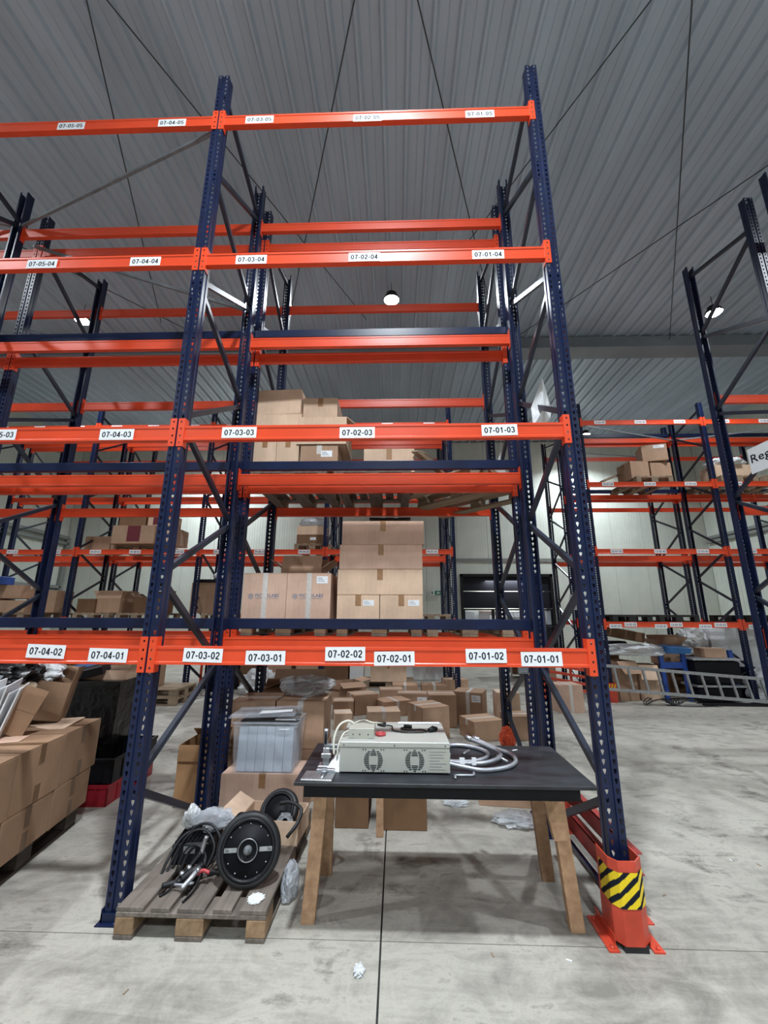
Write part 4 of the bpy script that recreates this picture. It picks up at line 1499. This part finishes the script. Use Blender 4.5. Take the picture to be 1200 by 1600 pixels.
t = thing('end_barrier', 'long red double barrier rail beside the right rack frame', 'barrier', (2.93, .10, 0))
for (x, z) in ((.0, .28), (-.03, .12)):
    q = MB().box(-.006, 0, z - .055, .0, 1.08, z + .055).box(-.006, 0, z + .049, .045, 1.08, z + .055).box(-.006, 0, z - .055, .045, 1.08, z - .049)
    q.build('rail', 'shadered', t, (x, 0, 0))
for y in (.02, 1.0):
    MB().box(-.02, y, 0, .03, y + .05, .30).box(-.04, y - .03, 0, .06, y + .08, .006).build('stanchion', 'red', t)
MB().box(-.10, .02, .03, -.075, 1.05, .055).build('blue_strip', 'blue', t)
t = thing('upright_protector', 'red steel upright guard at the rear right upright, mostly behind the table leg', 'guard', (2.77, 1.09, 0))
mb, _ = guard_shell(0, .36)
mb.build('shell', 'red', t, (0, .12, 0), (0, 0, PI))

# ------------------------------------------------------------------ scattered cartons in the aisle behind the second rack
GA = 'small cartons scattered in the aisle'
sc_boxes = [
    # x, y, w, d, h, rz, label, mat, tape, ship, seam
    (2.85, 7.15, .50, .42, .29, .1, 'rearmost scattered carton at right, in front of the far upright foot', 'card', 'w', None, 'x'),
    (2.38, 7.05, .55, .45, .19, .0, 'flat taped carton in the rear row of the scattered boxes, second from the right', 'card', 'w', None, 'y'),
    (1.75, 6.95, .55, .45, .20, .0, 'flat taped carton in the rear row of the scattered boxes, by the crate', 'card', 'w', None, 'y'),
    (1.46, 6.20, .45, .40, .23, .1, 'carton with white label on top behind the middle of the scattered boxes', 'card', 'w', None, 'x'),
    (1.87, 5.66, .56, .36, .25, -.03, 'carton with printed label at its front right, middle of the scattered boxes', 'card', 'w', (.17, .12, .18, .15), 'x'),
    (2.27, 4.38, .42, .42, .46, .0, 'tall carton left of the scattered box with two shipping labels', 'card', 'w', None, 'x'),
    (2.76, 4.58, .46, .42, .47, -.35, 'tall carton with white shipping labels, rightmost of the tall scattered boxes', 'card', 'full', (.13, .38, .14, .10), 'y'),
    (2.02, 3.78, .42, .46, .41, .45, 'carton turned cornerwise right behind the machine', 'card', 'w', None, 'x'),
    (2.76, 3.72, .46, .42, .25, .35, 'low carton turned cornerwise left of the rear upright', 'card', 'w', None, 'x'),
    (1.50, 5.05, .52, .42, .24, .45, 'flat carton turned cornerwise left of the middle of the scattered boxes', 'card', 'w', None, 'y'),
    (1.35, 4.60, .52, .42, .17, .1, 'very flat carton behind the small beige box on the machine', 'card_light', 'w', None, 'y'),
    (.97, 5.15, .44, .42, .32, .45, 'carton turned cornerwise at left of the scattered boxes', 'card', 'w', None, 'x'),
    (.68, 4.80, .34, .34, .27, .1, 'carton at the left edge of the scattered boxes beside the tall block', 'card', 'w', None, 'x'),
    (3.25, 3.75, .34, .36, .30, .05, 'lower carton of the pair between the two rear uprights', 'card', 'w', None, 'x'),
    (.68, 6.50, .48, .44, .25, .2, 'carton with small label at the far left of the scattered boxes', 'card', 'w', (.05, .17, .10, .08), 'x'),
    (.75, 4.15, .26, .30, .22, .2, 'small carton half hidden behind the tall block and the cream cables', 'card_light', 'w', None, 'x'),
]
for (x, y, w, d_, h, rz, lb, mt_, tp_, sh, sm) in sc_boxes:
    carton(x, y, 0, w, d_, h, rz, lb, mt_, GA, tp_, sh, sm)
carton(3.28, 4.35, 0, .34, .34, .50, .0, 'taller carton behind the pair between the two rear uprights', 'card_light', GA, 'w')
t = open_carton(.62, 5.75, 0, .46, .40, .42, .5, 'open carton with a lifted flap left of the scattered boxes', 'card', ((1, 1.9), (1, 1.4), (0, 0), (0, 0)), .2)
t = pallet(1.38, 8.0, 0, PI / 2, 'small pallet under the banded crate behind the scattered boxes', 'pale')
carton(1.38, 7.85, .1445, .84, .56, .40, 0, 'pale banded carton crate on a pallet behind the scattered boxes', 'card_light', None, 'b', seam='y')
carton(4.62, 5.45, 0, .44, .40, .46, .1, 'upright carton with vertical white tape alone in the aisle right of the front rack', 'card_pink', None, 'full', seam='y')
t = thing('slatted_frame', 'red slatted steel frame leaning in the aisle behind the right upright', 'frame', (4.55, 6.4, 0), -.35)
for k in range(4):
    MB().box(-.02, -.03, .28 + k * .13, .75, .0, .33 + k * .13).build('slat', 'red', t, (0, 0, 0), (0, .12, 0))
for k in (0, .5):
    MB().box(k, 0, 0, k + .05, .04, .75).build('stile', 'red', t)

# ------------------------------------------------------------------ left pile of cartons
A0 = math.radians(9.0)
ca, sa = math.cos(A0), math.sin(A0)
LO = Vector((-.985, 1.10))       # far right corner of the pile


def lp_(u, v):
    """u: towards the camera along the pile's right side, v: leftwards"""
    return (LO.x + u * sa - v * ca, LO.y - u * ca - v * sa)


GP = 'brown cartons of the left pile'
for k, lb in enumerate(('wooden pallet under the far end of the left carton pile', 'wooden pallet under the near end of the left carton pile')):
    x, y = lp_(.62 + 1.22 * k, .45)
    pallet(x, y, 0, A0, lb, 'dark')
names = [['far', 'middle', 'near'], ['far', 'middle', 'near']]
for lay, (z, h) in enumerate(((.1445, .262), (.408, .362))):
    for k in range(4):
        u0 = (-.02 if lay == 0 else -.13) + .5 * k + (.06 if lay else 0)
        x, y = lp_(u0 + .25, .31)
        w_ = ['far end', 'second from the far end', 'third from the far end', 'near end'][k]
        carton(x, y, z, .60, .485, h, A0 + random.uniform(-.015, .015), '%s layer carton at the %s of the left pile' % (('lower', 'upper')[lay], w_), 'card_pile', GP, 'd', seam='x')
    x, y = lp_(.45, .95)
    carton(x, y, z, .60, .95, h, A0, '%s carton behind the left pile, mostly hidden' % ('lower', 'upper')[lay], 'card_pile', GP, 'b', seam='x')
TP = .772
t = thing('cardboard_sheet', 'loose cardboard sheet lying on the far upper carton of the left pile', 'cardboard', (-1.25, .92, TP), .2)
MB().box(-.26, -.16, 0, .17, .16, .004).build('sheet', 'card_light', t, (0, 0, .0), (0.05, -.03, 0))
open_carton(-1.44, 1.0, TP + .03, .34, .26, .30, .45, 'open carton leaning on the left pile in front of the black wrapped stack', 'card_pile', ((0, 0), (1, .1), (1, .6), (1, .3)), .13, rot=(-.05, .16, .45))
t = thing('folded_cardboard', 'folded cardboard panel standing diagonally on the left pile', 'cardboard', (-1.26, .55, TP), .35)
q = MB().box(-.09, 0, 0, .07, .008, .17).box(-.09, 0, .172, .07, .008, .34)
q.build('panel', 'card_pile', t, (0, 0, .01), (.0, .38, 0))
MB().box(-.13, -.16, 0, .12, .0, .005).build('fold', 'card_pink', t)
t = thing('envelope_stack', 'fanned bundle of white plastic mailing bags standing on the left pile', 'bags', (-1.45, .50, TP), .2)
for k in range(14):
    MB().box(-.010, -.15, 0, .0, .14, .33 + .03 * (k % 3), b=.003).build('mailing_bag', 'paper', t, (.022 * k - .16, .03 * (k % 2), 0), (0.04 * (k % 3), .04 + .03 * (k - 6), .05 * (k - 6)))
crumple('black_bag', 'crumpled black bag on top behind the white mailing bags', 'bag', (-1.62, .85, TP + .30), (.22, .16, .12), 'blackfilm', 41, 2.2, .4)
t = thing('printed_booklet', 'grey printed booklet lying on the white mailing bags', 'booklet', (-1.56, .52, TP + .36), .5)
MB().box(-.10, -.14, 0, .10, .14, .02, b=.003).build('booklet', 'grey_ink', t, (0, 0, 0), (.35, .2, 0))
crumple('white_plastic_wrap', 'white plastic wrap on top of the pile beside the black bag', 'wrap', (-1.50, 1.05, TP + .32), (.12, .12, .09), 'whitefilm', 43, 2.2, .4)
t = thing('wooden_disc', 'round pale wooden disc on the left pile behind the mailing bags', 'disc', (-1.36, .72, TP + .30), 0)
MB().lathe([(.001, 0), (.075, 0), (.075, .012), (.001, .012)], 24).build('disc', 'palewood', t, (0, 0, 0), (.5, .1, 0))
# black wrapped stack
t = thing('wrapped_stack', 'tall goods stack wrapped in black stretch film left of the front upright', 'stack', (-1.68, 2.18, 0), .06)
bm = bmesh.new()
bmesh.ops.create_cube(bm, size=1.0)
bmesh.ops.subdivide_edges(bm, edges=bm.edges[:], cuts=14, use_grid_fill=True)
for v in bm.verts:
    n_ = noise.noise(Vector((v.co.x * 3, v.co.y * 3, v.co.z * 14)))
    n2 = noise.noise(Vector((v.co.x * 9, v.co.y * 9, v.co.z * 5 + 4)))
    v.co = Vector((v.co.x * (.62 + .015 * n_ + .010 * n2 + .05 * v.co.z), v.co.y * (.60 + .015 * n_ + .01 * n2), (v.co.z + .5) * .96 + .0))
me = bpy.data.meshes.new('film_wrap')
bm.to_mesh(me)
bm.free()
me.materials.append(M['blackfilm'])
link('film_wrap', me, t)
open_carton(-1.62, 2.22, .955, .50, .46, .10, .06, 'open carton rim rising from the top of the black wrapped stack', 'card_light', ((0, 0), (1, .5), (0, 0), (0, 0)), .10)
t = thing('black_tray', 'black plastic tray tilted on the black wrapped stack', 'tray', (-1.74, 1.99, 1.0), .2)
MB().box(-.16, -.10, 0, .16, .10, .09, b=.006).build('tray', 'black', t, (0, 0, 0), (.15, -.25, 0))
t = thing('blue_folder', 'blue folder sticking out of the carton on the black wrapped stack', 'folder', (-1.86, 2.15, 1.07), .1)
MB().box(-.20, -.12, 0, .20, .12, .03, b=.003).build('folder', 'bluebin', t, (0, 0, 0), (.1, -.08, 0))


def crate(x, y, z, w, d_, h, rz, label, mat):
    t = thing('plastic_crate', label, 'crate', (x, y, z), rz)
    a, b, e = w / 2, d_ / 2, .012
    q = MB().box(-a + .01, -b + .01, 0, a - .01, b - .01, .012)
    for (x0, y0, x1, y1) in ((-a + .008, -b + .008, a - .008, -b + .008 + e), (-a + .008, b - .008 - e, a - .008, b - .008), (-a + .008, -b + .008, -a + .008 + e, b - .008), (a - .008 - e, -b + .008, a - .008, b - .008)):
        q.box(x0, y0, 0, x1, y1, h - .02)
    q.build('body', mat, t)
    q = MB()
    q.box(-a, -b, h - .025, a, -b + .02, h).box(-a, b - .02, h - .025, a, b, h).box(-a, -b + .02, h - .025, -a + .02, b - .02, h).box(a - .02, -b + .02, h - .025, a, b - .02, h)
    q.build('rim', mat, t)
    q = MB()
    for i in range(1, 5):
        xx = -a + w * i / 5
        q.box(xx - .006, -b, .015, xx + .006, -b + .009, h - .03).box(xx - .006, b - .009, .015, xx + .006, b, h - .03)
        yy = -b + d_ * i / 5
        q.box(a - .009, yy - .006, .015, a, yy + .006, h - .03).box(-a, yy - .006, .015, -a + .009, yy + .006, h - .03)
    q.build('ribs', mat, t)
    return t


crate(-1.285, 1.76, 0, .56, .80, .17, .05, 'red plastic crate on the floor between the black stack and the left upright', 'darkred')
crate(-1.27, 1.78, .172, .54, .78, .20, .05, 'black plastic crate stacked in the red crate beside the left upright', 'black')

# ------------------------------------------------------------------ goods on and under the far racks (left)
ZL1, ZL2 = 1.456 + .07, 2.972 + .07
FR = 'pallets on the first level of the far left racks'
for k, (x, nm) in enumerate(((-7.6, 'leftmost'), (-6.55, 'second from the left'), (-5.0, 'third from the left'), (-4.05, 'fourth from the left'), (-2.2, 'behind the left brace'))):
    pallet(x, 6.9, ZL1, 0, 'wooden pallet on the far left rack first level, %s' % nm, 'pale', FR)
pallet(2.30, 6.9, ZL1, 0, 'stack-end wooden pallet on the far rack first level beside the exit sign', 'pale', FR)
q1 = ZL1 + .1445
FG = 'cartons on the first level of the far left rack'
carton(-7.75, 6.7, q1, .75, .6, .30, 0, 'long low carton leftmost on the far rack first level', 'card_dark', FG, 'b')
carton(-6.95, 6.7, q1, .75, .6, .26, 0, 'long low carton next to the leftmost on the far rack first level', 'card', FG, 'w')
carton(-7.4, 6.9, q1 + .31, .9, .5, .30, .0, 'long carton stacked upper at the left edge on the far rack', 'card', FG, 'w')
carton(-6.2, 6.7, q1, .50, .5, .48, 0, 'upright carton on the far rack near the left dark brace', 'card', FG, 'w')
carton(-5.25, 6.7, q1, .40, .5, .30, 0, 'dark low carton third group on the far rack', 'card_dark', FG, 'b')
open_carton(-4.80, 6.75, q1, .55, .5, .32, 0, 'open carton with raised flaps on the far left rack', 'card', ((1, -.4), (1, .6), (1, .1), (1, .5)), .18, FG)
open_carton(-3.90, 6.75, q1, .62, .5, .34, 0, 'wide open carton on the far left rack near its upright', 'card_dark', ((0, 0), (1, .2), (1, .3), (1, 1.0)), .16, FG)
carton(-2.60, 6.8, q1, .72, .6, .66, 0, 'tall brown carton with black lid strip behind the left brace', 'card', FG, None, tape_on=False)
t = thing('dark_board', 'dark flat lid on the tall brown carton behind the left brace', 'lid', (-2.50, 6.8, q1 + .662))
MB().box(-.42, -.32, 0, .42, .32, .07, b=.006).build('lid', 'black', t)
crumple('foil_package', 'shiny package on top of the dark lid', 'package', (-2.45, 6.75, q1 + .735), (.14, .10, .10), 'silver', 51, 2, .3)
t = thing('blue_crate', 'small blue crate at the far left above the low cartons', 'crate', (-7.6, 6.6, q1 + .612))
MB().box(-.3, -.2, 0, .3, .2, .18, b=.01).build('body', 'bluepaint', t)
# level 2: maroon labelled cartons
q2 = ZL2 + .1445
pallet(-4.35, 6.9, ZL2, PI / 2, 'wooden pallet carrying the maroon printed cartons on the far left rack', 'pale')


def maroon(t, a, b, h):
    MB().box(-.14, -b - .002, h * .12, .16, -b, h * .98).build('print_panel', 'maroon', t)


carton(-4.38, 6.62, q2, .98, .5, .42, 0, 'lower wide carton with a maroon print on the far left rack', 'card', None, 'b', extra=maroon, tape_on=False)
carton(-3.66, 6.75, q2, .42, .6, .38, .0, 'pale carton right of the lower maroon printed carton', 'card_light', None, 'b')
carton(-4.50, 6.72, q2 + .422, .62, .5, .30, 0, 'dark upper carton standing on the maroon printed carton', 'card_dark', None, 'b', tape_on=False)
carton(-3.88, 6.72, q2 + .422, .52, .5, .28, 0, 'upper carton with maroon print beside the dark one', 'card_light', None, 'b', extra=maroon, tape_on=False)
carton(-5.45, 7.0, ZL2 + .0, .6, .5, .38, 0, 'small carton left of the maroon printed cartons', 'card', None, 'b')
# grey wrapped boxes right of the left bay
pallet(-.30, 7.0, ZL2, 0, 'wooden pallet under the film wrapped boxes on the far rack', 'pale')
carton(-.35, 6.75, q2, .66, .5, .22, 0, 'lower brown box of the film wrapped boxes on the far rack', 'card_dark', None, 'b', (.04, .13, .13, .06), tape_on=False)
carton(-.35, 6.75, q2 + .222, .66, .5, .20, 0, 'middle tan box of the film wrapped boxes on the far rack', 'card_light', None, 'b', tape_on=False)
crumple('wrapped_bundle', 'grey film wrapped bundle topmost on the far rack boxes', 'bundle', (-.33, 6.78, q2 + .424), (.36, .28, .14), 'bag', 61, 1.3, .18)

# under the far left racks: floor goods
GF = 'pallets on the floor under the far left rack'
pallet(-3.12, 5.87, 0, PI / 2, 'lower pallet of the pair lying under the far rack left of the brace', 'pale', GF)
pallet(-3.12, 5.87, .146, PI / 2, 'upper pallet of the pair lying under the far rack left of the brace', 'pale', GF)
carton(-3.36, 5.88, .291, .50, .45, .42, 0, 'brown carton with dark print on the pallet pair under the far rack', 'card', None, 'b', tape_on=False)
open_carton(-4.45, 6.95, 0, .55, .6, .78, 0, 'tall open carton full of bubble wrap under the far left rack', 'card', ((0, 0), (0, 0), (0, 0), (0, 0)), .1, tape=True)
crumple('bubble_wrap', 'bubble wrap spilling from the tall carton under the far left rack', 'wrap', (-4.50, 6.85, .62), (.24, .24, .26), 'silver', 63, 2.2, .4)
t = thing('dark_machine', 'dark blue machine with wheels under the far rack right of the carton', 'machine', (-2.35, 7.5, .0))
MB().box(-.35, -.3, .10, .35, .3, .62, b=.02).box(-.3, -.2, .62, .2, .2, .95, b=.02).build('body', 'apron', t)
for sx in (-.25, 0, .25):
    MB().lathe([(.001, 0), (.06, 0), (.06, .04), (.001, .04)], 16).build('wheel', 'rubber', t, (sx, -.32, .35), (PI / 2, 0, 0))
for sx in (-.25, .25):
    MB().box(sx - .04, -.2, 0, sx + .04, .2, .10).build('foot', 'black', t)
t = thing('red_post', 'thin red post leaning beside the dark machine', 'post', (-2.78, 7.0, 0))
MB().box(-.02, -.02, 0, .02, .02, 1.0).build('post', 'red', t)
names_u = ['leftmost', 'second', 'third', 'fourth', 'fifth', 'sixth', 'seventh']
for k, (x, w, h, mt_) in enumerate(((-1.75, .5, .62, 'card_dark'), (-1.10, .55, .8, 'card'), (-.42, .6, .7, 'card'), (.20, .55, .92, 'card_dark'), (.66, .30, .85, 'foam'), (-5.6, .8, .8, 'card_dark'), (-6.6, .9, .7, 'card'))):
    carton(x, 7.55, 0, w, .6, h, 0, ('%s goods carton on the floor under the far left rack, ' % names_u[k]) + ('white foam' if mt_ == 'foam' else 'brown') + ' %d' % (k,) if False else
           ['dark carton right of the dark machine under the far rack', 'large carton under the far rack left of the centre upright', 'plain large carton behind the bag on the tall block', 'tall dark carton under the far rack beside the white foam', 'tall white foam pack beside the banded crate', 'large dark carton under the far rack behind the left pile', 'large carton under the far rack at the far left'][k], mt_, 'large goods under the far left rack', 'b', tape_on=(mt_ != 'foam'))
crumple('silver_tubing', 'coil of silver foil tubing under the far rack right of the dark machine', 'tubing', (-1.35, 6.7, 0), (.35, .25, .28), 'silver', 71, 2.6, .5)
t = thing('white_panel_stack', 'pale green panel lying at the back under the far rack right part', 'panel', (2.05, 8.9, 0))
MB().box(-.75, 0, 0, .75, .2, .62, b=.01).build('panel', 'foam', t)

# ------------------------------------------------------------------ far right racks: goods
ZR1, ZR3 = 1.456 + .075, 4.482 + .075
for k, x in enumerate((6.45, 7.4, 9.25, 10.2)):
    pallet(x, 6.9, ZR1, 0, ['black stained pallet on the right far rack first level, leftmost', 'black stained pallet on the right far rack first level, left of the upright', 'black stained pallet on the right far rack first level, right of the upright', 'black stained pallet on the right far rack first level, rightmost'][k], 'black', 'pallets on the first level of the right far rack')
for k, x in enumerate((7.35, 9.2, 10.15)):
    pallet(x, 6.9, ZR3, 0, ['pale pallet under the small cartons on the right far rack', 'pale pallet right of the upright on the right far rack', 'pale pallet outermost right on the right far rack'][k], 'pale', 'pallets on the third level of the right far rack')
q3 = ZR3 + .1445
GR = 'cartons on the third level of the right far rack'
carton(7.15, 6.75, q3, .44, .5, .42, .1, 'lower left carton of the small stack on the right far rack', 'card', GR, 'b')
carton(7.65, 6.75, q3, .46, .5, .38, 0, 'lower right carton of the small stack on the right far rack', 'card', GR, 'w')
carton(7.62, 6.72, q3 + .43, .52, .45, .40, -.25, 'single carton topmost on the right far rack', 'card', GR, 'b', (.1, .34, .22, .07), tape_on=False)
carton(9.3, 6.8, q3, .8, .5, .34, 0, 'flat carton under white film right of the upright on the right far rack', 'card_light', GR, 'b')
crumple('white_film', 'white film heap on the carton right of the upright on the right far rack', 'wrap', (9.3, 6.75, q3 + .345), (.40, .24, .12), 'whitefilm', 81, 1.8, .3)
t = thing('loose_timber', 'loose timber laths sticking out left of the small stack on the right far rack', 'timber', (6.8, 6.8, q3), 0)
for k in range(3):
    MB().bar((-.35, 0.05 * k, .02 + .02 * k), (.35, .1, .30 + .02 * k), .05, .02).build('lath', 'palewood', t)

# junk below the right far rack
t = thing('ladder', 'long aluminium ladder lying on its edge in front of the right far rack', 'ladder', (0, 0, 0))
a0, a1 = Vector((5.45, 5.95, .27)), Vector((9.3, 5.95, -.02))
b0, b1 = Vector((5.45, 6.02, .72)), Vector((9.3, 6.02, .43))
MB().bar(a0 + Vector((0, 0, .03)), a1 + Vector((0, 0, .06)), .03, .055).build('stile', 'alu', t)
MB().bar(b0, b1, .03, .055).build('stile', 'alu', t)
for k in range(14):
    f = (k + .5) / 14
    p0, p1 = a0.lerp(a1, f) + Vector((-.04, 0, .05)), b0.lerp(b1, f) + Vector((-.06, 0, 0))
    MB().bar(p0, p1, .04, .028).build('rung', 'alu', t)
t = thing('upright_protector', 'small red and striped upright guard at the left foot of the right far rack', 'guard', (5.84, 6.24, 0))
mb, _ = guard_shell(0, .36)
mb.build('shell', 'red', t)
q = MB()
for k in range(4):
    q.add([(-.107 + .055 * k, -.05, .25), (-.085 + .055 * k, -.05, .25), (-.06 + .055 * k, -.05, .34), (-.082 + .055 * k, -.05, .34)], [(0, 1, 2, 3)])
q.build('stripes', 'yellow', t)
open_carton(6.20, 6.62, 0, .45, .42, .75, .25, 'tall open carton with hanging flap at the left of the right junk heap', 'card', ((1, 2.4), (0, 0), (0, 0), (0, 0)), .3)
open_carton(6.72, 6.62, 0, .36, .42, .68, -.2, 'open carton leaning under the white film in the right junk heap', 'card_light', ((1, 2.7), (0, 0), (0, 0), (0, 0)), .3)
crumple('white_film', 'long white plastic film draped over the open cartons at right', 'wrap', (6.55, 6.55, .86), (.62, .22, .13), 'whitefilm', 91, 1.6, .4)
carton(6.15, 7.16, .0, .5, .4, .98, 0, 'dark box at the back left of the right junk heap', 'card_dark', None, 'b', tape_on=False)
t = thing('cardboard_roll', 'long brown carton package lying tilted on top of the dark box', 'package', (6.65, 7.0, 1.02), 0)
MB().box(-.45, -.12, 0, .30, .12, .2, b=.01).build('package', 'card_dark', t, (0, 0, .12), (0, .18, 0))
t = thing('black_foam', 'black bundle under the tilted brown package', 'bundle', (6.35, 7.0, .985), 0)
MB().box(-.35, -.15, 0, .2, .15, .13, b=.02).build('bundle', 'apron', t)
open_carton(7.75, 7.2, .62, .8, .5, .40, .0, 'large open carton at the back behind the blue trestle', 'card', ((1, .5), (1, .9), (1, .3), (1, .9)), .22)
carton(7.75, 7.2, 0, .7, .5, .615, 0, 'plain carton supporting the large open carton behind the blue trestle', 'card_dark', None, 'b')
# blue cart
t = thing('blue_trestle_cart', 'blue steel trestle cart with black trays under the right far rack', 'cart', (7.45, 6.42, 0))
for x in (-.45, .0, .95):
    MB().box(x - .05, -.03, 0, x + .03, .03, .90 if x < .5 else .95).build('leg', 'bluepaint', t, (0, 0, 0), (0, -.03, 0))
MB().box(-.45, -.02, .62, .0, .02, .74).build('cross_board', 'bluepaint', t)
MB().box(0, -.25, .80, .95, .25, .83).build('shelf', 'alu', t)
MB().box(.03, -.22, .36, .90, .22, .78, b=.02).build('tray', 'apron', t)
MB().box(.0, -.25, .30, .95, .25, .335).build('shelf', 'alu', t)
MB().box(.05, -.22, .04, .85, .2, .29, b=.02).build('tray', 'apron', t)
t = thing('blue_bin', 'light blue plastic bin on top of the blue trestle', 'bin', (7.30, 6.45, .91))
q = MB()
q.add([(-.2, -.14, 0), (.2, -.14, 0), (.2, .14, 0), (-.2, .14, 0), (-.23, -.17, .13), (.23, -.17, .10), (.23, .17, .14), (-.23, .17, .16)], [(3, 2, 1, 0), (0, 1, 5, 4), (1, 2, 6, 5), (2, 3, 7, 6), (3, 0, 4, 7), (4, 5, 6, 7)])
q.build('bin', 'bluebin', t)
crumple('clear_film', 'clear plastic film heap behind the small carton in the right junk heap', 'wrap', (8.05, 7.0, .84), (.30, .2, .32), 'silver', 95, 2.4, .45)
carton(8.02, 6.5, .835, .42, .32, .18, 0, 'small flat carton on the cart shelf at right', 'card', None, 'b')
t = thing('white_wrapped_pallet', 'big white wrapped goods block behind the rack upright at right', 'goods', (8.80, 7.15, 0), 0)
bm = bmesh.new()
bmesh.ops.create_cube(bm, size=1.0)
bmesh.ops.subdivide_edges(bm, edges=bm.edges[:], cuts=8, use_grid_fill=True)
for v in bm.verts:
    n_ = noise.noise(Vector((v.co.x * 4, v.co.y * 4, v.co.z * 6)))
    v.co = Vector((v.co.x * (1.0 + .05 * n_), v.co.y * (.7 + .05 * n_), (v.co.z + .5) * .80 + .62))
me = bpy.data.meshes.new('wrap')
bm.to_mesh(me)
bm.free()
me.materials.append(M['whitefilm'])
link('wrap', me, t)
MB().box(-.45, -.34, 0, .45, .34, .62, b=.02).build('dark_base', 'apron', t)
crumple('clear_film', 'clear film bundle on the floor below the white wrapped goods', 'wrap', (9.1, 6.55, 0), (.36, .22, .36), 'silver', 97, 2.4, .45)
t = thing('cable_heap', 'heap of black cable on the floor below the ladder', 'cable', (6.6, 6.0, 0))
random.seed(5)
for k in range(9):
    c = []
    x0 = -.3 + .09 * k
    for j in range(7):
        c.append((x0 + .16 * math.cos(j * 1.1 + k) + .05 * j, .08 * math.sin(j * 1.3 + k), .02 + .05 * (1 + math.sin(j * 1.7 + k * 2))))
    MB().tube(spline(c, 5), .009, 6).build('cable', 'rubber', t)
MB().tube(spline([(.1, 0, .01), (.5, -.12, .01), (1.0, -.06, .01), (1.2, .1, .06)], 6), .009, 6).build('cable', 'rubber', t)
t = thing('flat_bar', 'dark flat bars lying on the floor under the ladder', 'bar', (8.6, 6.02, 0), 0)
MB().box(-1.2, -.05, 0, 1.1, .03, .05, b=.006).build('bar', 'black', t)
crate(9.85, 7.0, 0, .6, .5, .35, 0, 'black crate at the far right of the right junk heap', 'black')
crumple('white_film', 'white film on the black crate at the far right of the junk heap', 'wrap', (9.85, 6.95, .36), (.28, .22, .16), 'whitefilm', 99, 2, .35)

# things seen between the rack rows near the dock door
carton(5.2, 8.6, 0, .62, .5, .95, 0, 'brown carton standing behind the right far rack end', 'card', None, 'b')
t = thing('wire_cage', 'grey wire cage box behind the right far rack end', 'cage', (5.15, 9.6, 0), 0)
q = MB()
for k in range(7):
    q.box(-.5 + k * .166 - .006, -.35, .1, -.5 + k * .166 + .006, -.34, 1.75)
for k in range(9):
    q.box(-.5, -.355, .12 + k * .2, .5, -.345, .132 + k * .2)
q.box(-.52, -.36, 0, -.48, -.32, 1.8).box(.48, -.36, 0, .52, -.32, 1.8)
q.build('mesh', 'galv', t)
for k in range(4):
    MB().box(-.45, -.3, .1 + k * .4, .45, .3, .42 + k * .4, b=.02).build('goods', ['card_dark', 'foam', 'card', 'foam'][k], t)
t = thing('notice_board', 'white notice hung on the post near the right far rack', 'notice', (5.84, 7.605, 1.78))
MB().box(-.12, -.01, 0, .12, 0, .36, b=.004).build('board', 'whitefilm', t)

# torn film hanging from the frame braces
for (pts, lb, y) in (
    ([(2.739, 3.393), (2.843, 3.655), (2.912, 3.361), (2.875, 3.272), (2.816, 3.20), (2.731, 3.20)], 'large torn sheet of cloudy film hanging on the right frame brace', .56),
    ([(2.72, 3.30), (2.80, 3.52), (2.86, 3.40), (2.85, 3.20)], 'small torn sheet of cloudy film hanging behind the guard rail', 1.9)):
    t = thing('hanging_film', lb, 'film', (0, y, 0))
    q = MB()
    c = (sum(p[0] for p in pts) / len(pts), sum(p[1] for p in pts) / len(pts))
    vs = [(c[0], -.05, c[1])] + [(a, .02 * (-1) ** i, b) for i, (a, b) in enumerate(pts)]
    n = len(pts)
    q.add(vs, [(0, 1 + i, 1 + (i + 1) % n) for i in range(n)])
    vs2 = [(a, b + .006, c_) for a, b, c_ in vs]
    q.add(vs2, [(0, 1 + (i + 1) % n, 1 + i) for i in range(n)])
    q.build('sheet', 'whitefilm', t)
